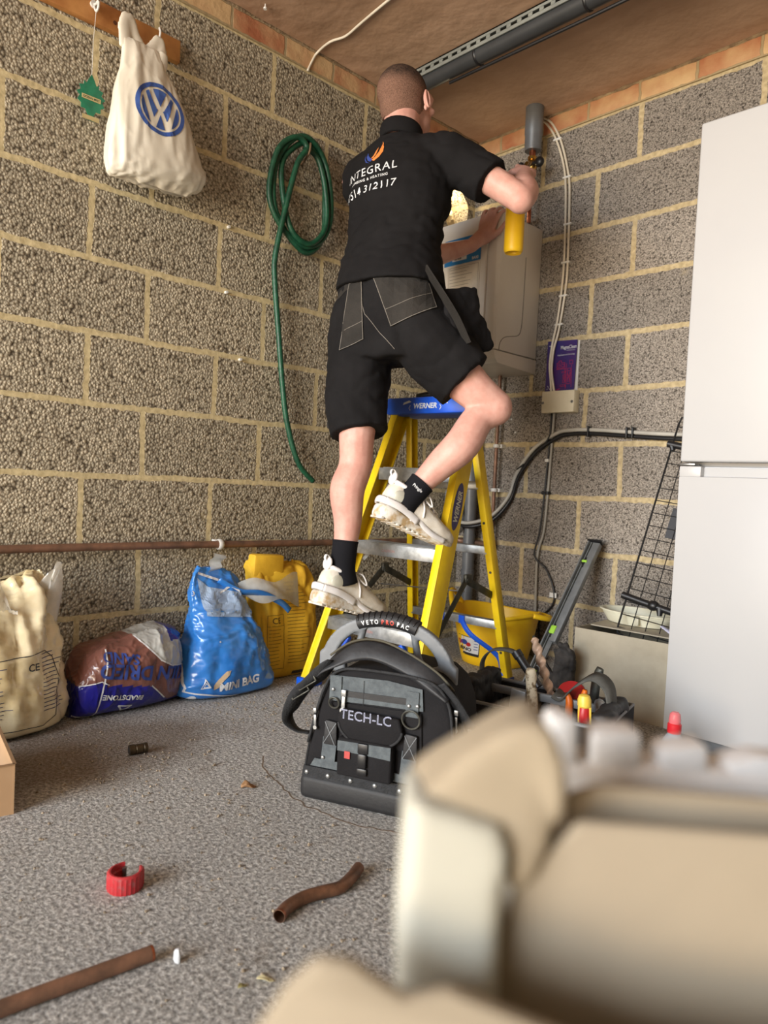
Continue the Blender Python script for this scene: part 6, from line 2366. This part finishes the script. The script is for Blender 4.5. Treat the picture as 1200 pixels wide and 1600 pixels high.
# work glove
b = thing('work_glove', 'dark grey work glove lying upright behind the tote', 'glove', (.97, -.62, .1))
mb = MB()
limb(mb, [V((.965, -.55, .04)), V((.965, -.55, .11)), V((.968, -.55, .165))], [(.040, .022), (.040, .022), (.036, .016)])
for i, (x, h) in enumerate(((.940, .195), (.958, .218), (.978, .220), (.996, .205))):
    limb(mb, [V((x, -.55, .14)), V((x + .003, -.56, h - .02)), V((x + .004, -.575, h))], [.011, .011, .008], 10)
limb(mb, [V((.935, -.55, .08)), V((.912, -.56, .115)), V((.904, -.575, .145))], [.014, .012, .009], 10)
gl = mb.build('glove_body', mat('glove_grey', (62, 58, 55), .85, col2=(38, 36, 36), nscale=30, bump=(200, .5, .002)), b, smooth=180, mods=RM(.0045, 3))
ripple(gl, 30, .004, 6)
mb = MB()
mb.box((.966, -.575, .055), (.075, .008, .045), bev=.003)
mb.build('cuff', M_panel, b)
# ------------------------------------------------------------------ yellow flexible tub
tub = thing('flexible_tub', 'yellow two-handled flexible tub behind the ladder rear legs', 'tub', (.43, -.235, 0))
TC = V((.432, -.236, 0))
mb = MB()
rings = []
def tub_r(z):
    return .132 + (.182 - .132) * (z / .215) ** .8
for z in (.0, .004, .03, .08, .13, .18, .212):
    r = tub_r(max(z, .001)) - (.012 if z == 0 else 0)
    rings.append([mb.v(TC + V((r * cos(a), r * sin(a) * .96, z + (.012 * cos(2 * a) if z > .1 else 0) * (z / .215)))) for a in [2 * pi * k / 48 for k in range(48)]])
for z in (.214, .18, .13, .08, .03, .012):
    r = tub_r(max(z, .001)) - .006
    rings.append([mb.v(TC + V((r * cos(a), r * sin(a) * .96, z + (.012 * cos(2 * a) if z > .1 else 0) * (z / .215)))) for a in [2 * pi * k / 48 for k in range(48)]])
mb.rings(rings)
tb = mb.build('tub_wall', M_yel2, tub, smooth=60)
mb = MB()
mb.tube([TC + V((.185 * cos(a), .185 * sin(a) * .96, .213 + .012 * cos(2 * a))) for a in [2 * pi * k / 48 for k in range(48)]], (.008, .005), 8, closed=True, flat=(0, 0, 1))
mb.build('rim', M_yel2, tub, smooth=180)
# handles on opposite sides: one standing up at the back left, one drooping at the right
def hdl(a0, up, out, wid=.42):
    pts = []
    for k in range(13):
        u = k / 12
        a = a0 + wid * (u * 2 - 1)
        s_ = sin(pi * u)
        pts.append(TC + V((cos(a) * (.183 + out * s_), sin(a) * (.183 * .96 + out * s_), .213 + .012 * cos(2 * a) + up * s_)))
    mb = MB()
    mb.tube(pts, (.010, .012), 10, smooth=2)
    mb.build('handle', M_yel2, tub, smooth=180)
hdl(R(205), .065, .015)
hdl(R(25), -.012, .045)
tbb = bvh_of(tb)
lo_ = V((.381, -.36, .082)) + V((.72, -.69, 0)) * .3
lu = V((.80, .58, 0)).normalized()
lu = V((.86, -.10, -.0)).normalized()
ln = V((-.1, -1, 0)).normalized()
lu = Z_.cross(-ln).normalized() if False else V((.69, .72, 0)).normalized()
decal('label', rect2(-.045, -.04, .045, .04), lo_, lu, Z_, tbb, M_inkw, tub, step=.01, off=.001, maxd=.5)
decal('label_frame', line2([(-.044, -.039), (.044, -.039), (.044, .039), (-.044, .039)], .003, closed=True), lo_, lu, Z_, tbb, M_inkb, tub, step=.01, off=.0016, maxd=.5)
t = text2('RHINO', .020, -.038, -.022, bold=.0009, sx=.85)
rect2(-.044, -.038, .044, -.029, t)
decal('lettering', t, lo_, lu, Z_, tbb, M_inkb, tub, step=.01, off=.0020, maxd=.5)
t = ring2(-.026, .010, .0001, .010, n=14)
ring2(.004, .006, .0001, .009, t, 14)
rect2(-.034, -.004, -.028, .006, t)
decal('label_art', t, lo_, lu, Z_, tbb, M_red, tub, step=.01, off=.0020, maxd=.5)
t = ring2(-.011, .013, .0001, .011, n=14)
for k in range(4):
    line2([(.025, .026 - k * .012), (.038, .026 - k * .012)], .003, t)
decal('label_art', t, lo_, lu, Z_, tbb, M_inkbl, tub, step=.01, off=.0022, maxd=.5)

# bundled pipe insulation / flex and green plant scrap behind the right foot
b = thing('corrugated_flex', 'coil of grey corrugated flex lying over the low copper pipe behind the ladder', 'flex', (.3, -.12, .6))
mb = MB()
pth = catmull([V((.10, -.12, .60)), V((.08, -.13, .66)), V((.03, -.12, .70)), V((.03, -.11, .62)), V((.06, -.10, .55)), V((.11, -.115, .53))], 12)
mb.tube(pth, [.014 + (.003 if k % 2 else 0) for k in range(len(pth))], 12)
mb.build('flex_tube', mat('flex_grey', (120, 118, 112), .6), b, smooth=40)

# ------------------------------------------------------------------ fridge freezer
FX, FY = 1.348, -.62
fr = thing('fridge_freezer', 'tall white fridge freezer at the right edge of the garage', 'fridge', (FX + .3, -.34, 0))
FH = 1.788
mb = MB()
mb.box((FX + .30, (FY + .06 - .03) / 2, FH / 2 + .01), (.594, -(FY + .06) - .03, FH - .02), bev=.006)
mb.build('cabinet', M_fridge, fr)
mb = MB()
mb.box((FX + .30, FY + .028, (FH + .83) / 2), (.60, .056, FH - .83), bev=.006, seg=3)
mb.build('upper_door', M_fridge, fr)
mb = MB()
mb.prism([(0, .05), (0, .788), (.022, .788), (.022, .815), (.056, .815), (.056, .05)], -.60 if False else .60, (FX, FY, 0), (0, 1, 0), (0, 0, 1), bev=.003)
ld = mb.build('lower_door', M_fridge, fr)
mb = MB()
mb.box((FX + .33, FY + .034, .803), (.54, .020, .028), bev=.003)
mb.build('handle_recess', mat('recess_white', (214, 216, 220), .45), ld)
mb = MB()
mb.box((FX + .031, FY + .018, .802), (.062, .036, .0305), bev=.003)
mb.build('door_top_block', M_fridge, ld)
mb = MB()
mb.box((FX + .02, FY + .02, .8225), (.045, .035, .006), bev=.001)
mb.build('hinge', M_steel, fr)
mb = MB()
mb.box((FX + .30, FY + .06, .025), (.58, .05, .05), bev=.004)
mb.build('plinth', M_gry, fr)

# water bottle
wb = thing('water_bottle', 'small clear plastic drinks bottle with red sports cap beside the fridge', 'bottle', (1.375, -.72, 0))
WC = V((1.490, -.867, 0))
M_pet = film('bottle_plastic', (200, 214, 230), .38, .1)
mb = MB()
mb.lathe([(.028, .0), (.034, .004), (.034, .03), (.032, .034), (.034, .038), (.034, .07), (.034, .085), (.029, .105), (.018, .122), (.013, .128), (.013, .134)], WC, n=28)
mb.build('bottle_body', M_pet, wb)
mb = MB()
mb.lathe([(.0165, .128), (.0172, .130), (.0172, .150), (.015, .153), (.010, .154)], WC, n=24)
mb.build('red_cap', mat('cap_red', (214, 40, 50), .35), wb)
mb = MB()
mb.lathe([(.0145, .152), (.0150, .160), (.0130, .176), (.008, .181)], WC, n=24)
mb.build('dust_cover', film('pink_clear', (236, 120, 126), .55, .15), wb)

# cardboard box against the right wall with tray on it
b = thing('storage_box', 'plain grey-brown cardboard box standing against the right-hand wall', 'cardboard box', (1.12, -.3, 0))
mb = MB()
for c_, s_ in (((0, -.178, .133), (.37, .004, .266)), ((0, .178, .133), (.37, .004, .266)), ((-.183, 0, .133), (.004, .352, .266)), ((.183, 0, .133), (.004, .352, .266)), ((0, 0, .003), (.362, .352, .005))):
    mb.box(Matrix.Translation((1.13, -.29, 0)) @ Matrix.Rotation(R(4), 4, 'Z') @ V(c_), s_, Matrix.Rotation(R(4), 3, 'Z'))
mb.build('carton', M_card2, b, smooth=0)
mb = MB()
mb.box(Matrix.Translation((1.13, -.29, 0)) @ Matrix.Rotation(R(4), 4, 'Z') @ V((0, .052, .2635)), (.362, .25, .004), Matrix.Rotation(R(4), 3, 'Z'))
mb.build('inner_flap', M_card2, b, smooth=0)
b = thing('oval_tray', 'cream oval plastic tray resting on the cardboard box', 'tray', (1.06, -.3, .267))
mb = MB()
OC = V((1.050, -.215, .2665))
prf = [(.085, 0), (.10, .002), (.118, .030), (.122, .040), (.130, .042), (.130, .046), (.119, .046), (.113, .034), (.097, .007), (.02, .006)]
mb.lathe(prf, OC, n=48, sx=1.12, sy=.70)
mb.build('tray_shell', mat('tray_cream', (226, 222, 198), .4), b)
mb = MB()
mb.box(OC + V((.035, -.086, .024)), (.022, .014, .032), bev=.004)
mb.build('latch', mat('tray_cream', (226, 222, 198), .4), b)
b = thing('folded_leaflet', 'crumpled white and lilac paper leaflet beside the cream tray', 'leaflet', (1.2, -.3, .268))
mb = MB()
mb.grid(lambda u, v: V((1.19 + .09 * u, -.34 + .10 * v + .02 * u, .268 + .03 * abs(u - .45) * 2 * (1 - v) + .006 * sin(6 * v))), 8, 6)
o = mb.build('sheet', mat('lilac_white', (214, 214, 236), .6), b, smooth=0, mods=[('SOLIDIFY', dict(thickness=.0012, offset=1))])

# wire grid panel leaning over the box
b = thing('wire_grid_panel', 'black wire grid panel leaning in front of the right wall beside the fridge', 'wire panel', (1.05, -.3, .3))
TL, BL = V((1.108, -.10, 1.026)), V((1.038, -.35, .243))
dn_ = (BL - TL)
GL = dn_.length
dn_.normalize()
rt_ = V((.95, .10, -.16)) 
rt_ = (rt_ - dn_ * rt_.dot(dn_)).normalized()
mb = MB()
GW = .205
def gp_(u, v):
    return TL + rt_ * u + dn_ * v
mb.tube([gp_(0.03, 0), gp_(0.004, .012), gp_(0, .04), gp_(0, GL - .03), gp_(.004, GL - .006), gp_(.03, GL)], .0035, 8)
mb.tube([gp_(.03, 0), gp_(GW, 0)], .0035, 8)
mb.tube([gp_(.03, GL), gp_(GW, GL)], .0035, 8)
mb.tube([gp_(GW, 0), gp_(GW, GL)], .0035, 8)
mb.build('frame', M_plb, b)
mb = MB()
k = 1
while k * .047 < GW:
    mb.tube([gp_(k * .047, 0), gp_(k * .047, GL)], .0018, 6)
    k += 1
k = 1
while k * .047 < GL:
    mb.tube([gp_(0, k * .047), gp_(GW, k * .047)], .0018, 6)
    k += 1
mb.build('wire_mesh', M_plb, b)
for v_ in (.118, .69):
    mb = MB()
    mb.tube([gp_(-.018, v_ - .003), gp_(-.016, v_ - .003), gp_(.05, v_ + .003), gp_(.16, v_ + .012), gp_(.20, v_ + .016)], [.010, .013, .012, .012, .012], 14)
    if v_ > .5:
        mb.ball(gp_(.095, v_ + .006), (.022, .018, .018), 12)
        mb.tube([gp_(.12, v_ + .01), gp_(.125, v_ + .035)], [.014, .008], 10)
    else:
        mb.tube([gp_(-.002, v_), gp_(.008, v_ + .02)], [.012, .008], 10)
    mb.build('connector_bar', M_plb, b)
mb = MB()
mb.prism([(.066, .345), (.14, .345), (.14, .455), (.066, .455)], .003, TL, rt_, dn_)
mb.build('black_plate', mat('plate_black', (34, 34, 38), .5, col2=(60, 60, 66), nscale=60, lo=.2, hi=.42), b, smooth=0)

# spirit level leaning on the wall
b = thing('spirit_level', 'grey aluminium spirit level leaning against the wall beside the tub', 'spirit level', (.8, -.3, 0))
A_, B_ = V((.768, -.055, .530)), V((.768, -.460, .012))
ld_ = (B_ - A_).normalized()
ws_ = V((1, .02, 0))
ws_ = (ws_ - ld_ * ws_.dot(ld_)).normalized()
ns_ = ld_.cross(ws_).normalized()
lr = Matrix((ws_, ns_, ld_)).transposed()
Lc, LLn = (A_ + B_) / 2, (B_ - A_).length
mb = MB()
mb.box(Lc + ws_ * -.024, (.006, .024, LLn), lr, bev=.0015)
mb.box(A_ + ld_ * (LLn * .36) + ws_ * .016, (.026, .024, LLn * .70), lr, bev=.002)
mb.box(Lc + ws_ * -.004, (.038, .008, LLn - .004), lr)
lb_ = mb.build('level_body', mat('level_grey', (138, 141, 142), .4, .35, col2=(118, 121, 123), nscale=20), b)
mb = MB()
for sx_ in (-.017, -.007):
    mb = MB()
    mb.box(Lc + ws_ * sx_ + ns_ * (.006), (.0035, .004, LLn - .01), lr)
    mb.build('rib', M_dsteel, lb_)
mb = MB()
mb.box(A_ + ld_ * -.003, (.060, .030, .008), lr, bev=.002)
mb.build('end_cap', M_plb, b)
for v_, m_ in ((.10, mat('vial_green', (176, 232, 84), .2, coat=.6)), (.42, mat('vial_green', (176, 232, 84), .2)), (.60, mat('vial_green', (176, 232, 84), .2))):
    mb = MB()
    c_ = A_ + ld_ * v_
    mb.ball(c_, (.016, .013, .026 if v_ != .42 else .032), 16, lr)
    vh_ = mb.build('vial_housing', M_plb, b)
    mb = MB()
    if v_ == .42:
        mb.box(c_ + ns_ * .012, (.022, .010, .034), lr, bev=.003)
    else:
        mb.cyl(c_ + ns_ * .012 - ws_ * .010, c_ + ns_ * .012 + ws_ * .010, .0055, n=14)
    mb.build('vial', m_, vh_)


# ------------------------------------------------------------------ packaging close to the camera
FF = V((-.7239, .6899, 0))
RR = V((.6899, .7239, 0))
PO = V((2.2791, -2.6775, 0))
def pkx(f):
    return PO + FF * f


def slab(name, m, pts, f0, f1, parent, bev=.004, vox=None, rip=None, label=None, top=None):
    """upright slab: outline (across, height), from depth f0 to f1"""
    mb = MB()
    mb.prism(pts, (f1 - f0) * -1, pkx(f0), RR, Z_, bev=bev)
    o = mb.build(name, m, parent, smooth=40, mods=RM(vox, 4) if vox else None, label=label)
    if rip:
        ripple(o, *rip)
    return o


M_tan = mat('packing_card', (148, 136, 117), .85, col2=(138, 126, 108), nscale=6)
crate = thing('packing_carton', 'large torn cardboard packing carton, out of focus close to the camera', 'cardboard box', tuple(pkx(.40)))
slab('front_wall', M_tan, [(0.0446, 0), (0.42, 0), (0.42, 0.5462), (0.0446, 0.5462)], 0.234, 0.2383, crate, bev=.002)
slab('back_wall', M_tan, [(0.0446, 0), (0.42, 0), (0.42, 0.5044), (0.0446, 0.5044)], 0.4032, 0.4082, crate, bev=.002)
mb = MB()
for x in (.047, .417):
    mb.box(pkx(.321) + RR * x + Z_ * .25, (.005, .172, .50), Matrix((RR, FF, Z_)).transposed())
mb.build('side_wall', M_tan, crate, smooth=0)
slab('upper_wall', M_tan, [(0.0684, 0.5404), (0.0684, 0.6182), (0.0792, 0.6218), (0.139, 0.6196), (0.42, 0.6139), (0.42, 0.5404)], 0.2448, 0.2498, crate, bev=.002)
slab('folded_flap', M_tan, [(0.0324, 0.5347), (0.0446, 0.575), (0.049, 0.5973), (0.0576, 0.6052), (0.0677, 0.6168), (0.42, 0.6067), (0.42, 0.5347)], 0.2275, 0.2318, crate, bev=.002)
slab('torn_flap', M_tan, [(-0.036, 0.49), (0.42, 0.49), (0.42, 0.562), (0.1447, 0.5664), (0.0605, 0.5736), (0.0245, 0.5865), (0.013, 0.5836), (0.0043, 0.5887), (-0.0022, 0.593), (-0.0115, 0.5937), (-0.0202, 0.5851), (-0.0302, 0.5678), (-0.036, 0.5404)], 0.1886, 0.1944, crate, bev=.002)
pl = thing('moulded_packing', 'cream polystyrene block under a sloping tan card pad, blurred in the foreground', 'packaging', tuple(pkx(.32)))
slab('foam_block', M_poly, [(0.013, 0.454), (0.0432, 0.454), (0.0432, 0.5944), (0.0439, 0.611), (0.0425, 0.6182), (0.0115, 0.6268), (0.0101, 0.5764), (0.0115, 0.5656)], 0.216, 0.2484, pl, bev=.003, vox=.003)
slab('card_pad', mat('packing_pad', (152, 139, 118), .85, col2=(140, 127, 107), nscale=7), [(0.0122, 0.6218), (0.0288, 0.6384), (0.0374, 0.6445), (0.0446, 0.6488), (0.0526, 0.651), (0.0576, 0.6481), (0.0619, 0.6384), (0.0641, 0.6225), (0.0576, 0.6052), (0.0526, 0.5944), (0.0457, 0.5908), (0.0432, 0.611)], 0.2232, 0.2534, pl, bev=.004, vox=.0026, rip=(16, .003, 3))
fo = thing('polystyrene_cap', 'white ribbed polystyrene packing cap standing in the carton at right', 'polystyrene', tuple(pkx(.42)))
slab('cap_base', mat('polystyrene_white', (232, 229, 226), .7), [(0.0677, 0.49), (0.42, 0.49), (0.42, 0.6052), (0.0756, 0.6096), (0.0677, 0.6016)], 0.296, 0.322, fo, bev=.004)
M_pw = mat('polystyrene_white', (232, 229, 226), .7)
for pts_ in ([(.070, .59), (.0746, .6285), (.0857, .628), (.088, .59)], [(.0915, .59), (.0924, .6228), (.1128, .6236), (.1135, .59)], [(.1205, .59), (.1213, .6166), (.141, .6195), (.1415, .59)],
             [(.148, .59), (.1504, .6121), (.1623, .6154), (.1825, .6142), (.184, .59)], [(.200, .59), (.202, .613), (.220, .614), (.222, .59)], [(.24, .59), (.242, .612), (.262, .613), (.264, .59)]):
    slab('rib', M_pw, pts_, .298, .316, fo, bev=.003)
mb = MB()
mb.box(pkx(.26) + RR * .0662 + Z_ * .594, (.009, .036, .061), Matrix((RR, FF, Z_)).transposed() @ Matrix.Rotation(R(-8), 3, 'Y'), bev=.003)
mb.build('side_fin', mat('polystyrene_white', (232, 229, 226), .7), fo)
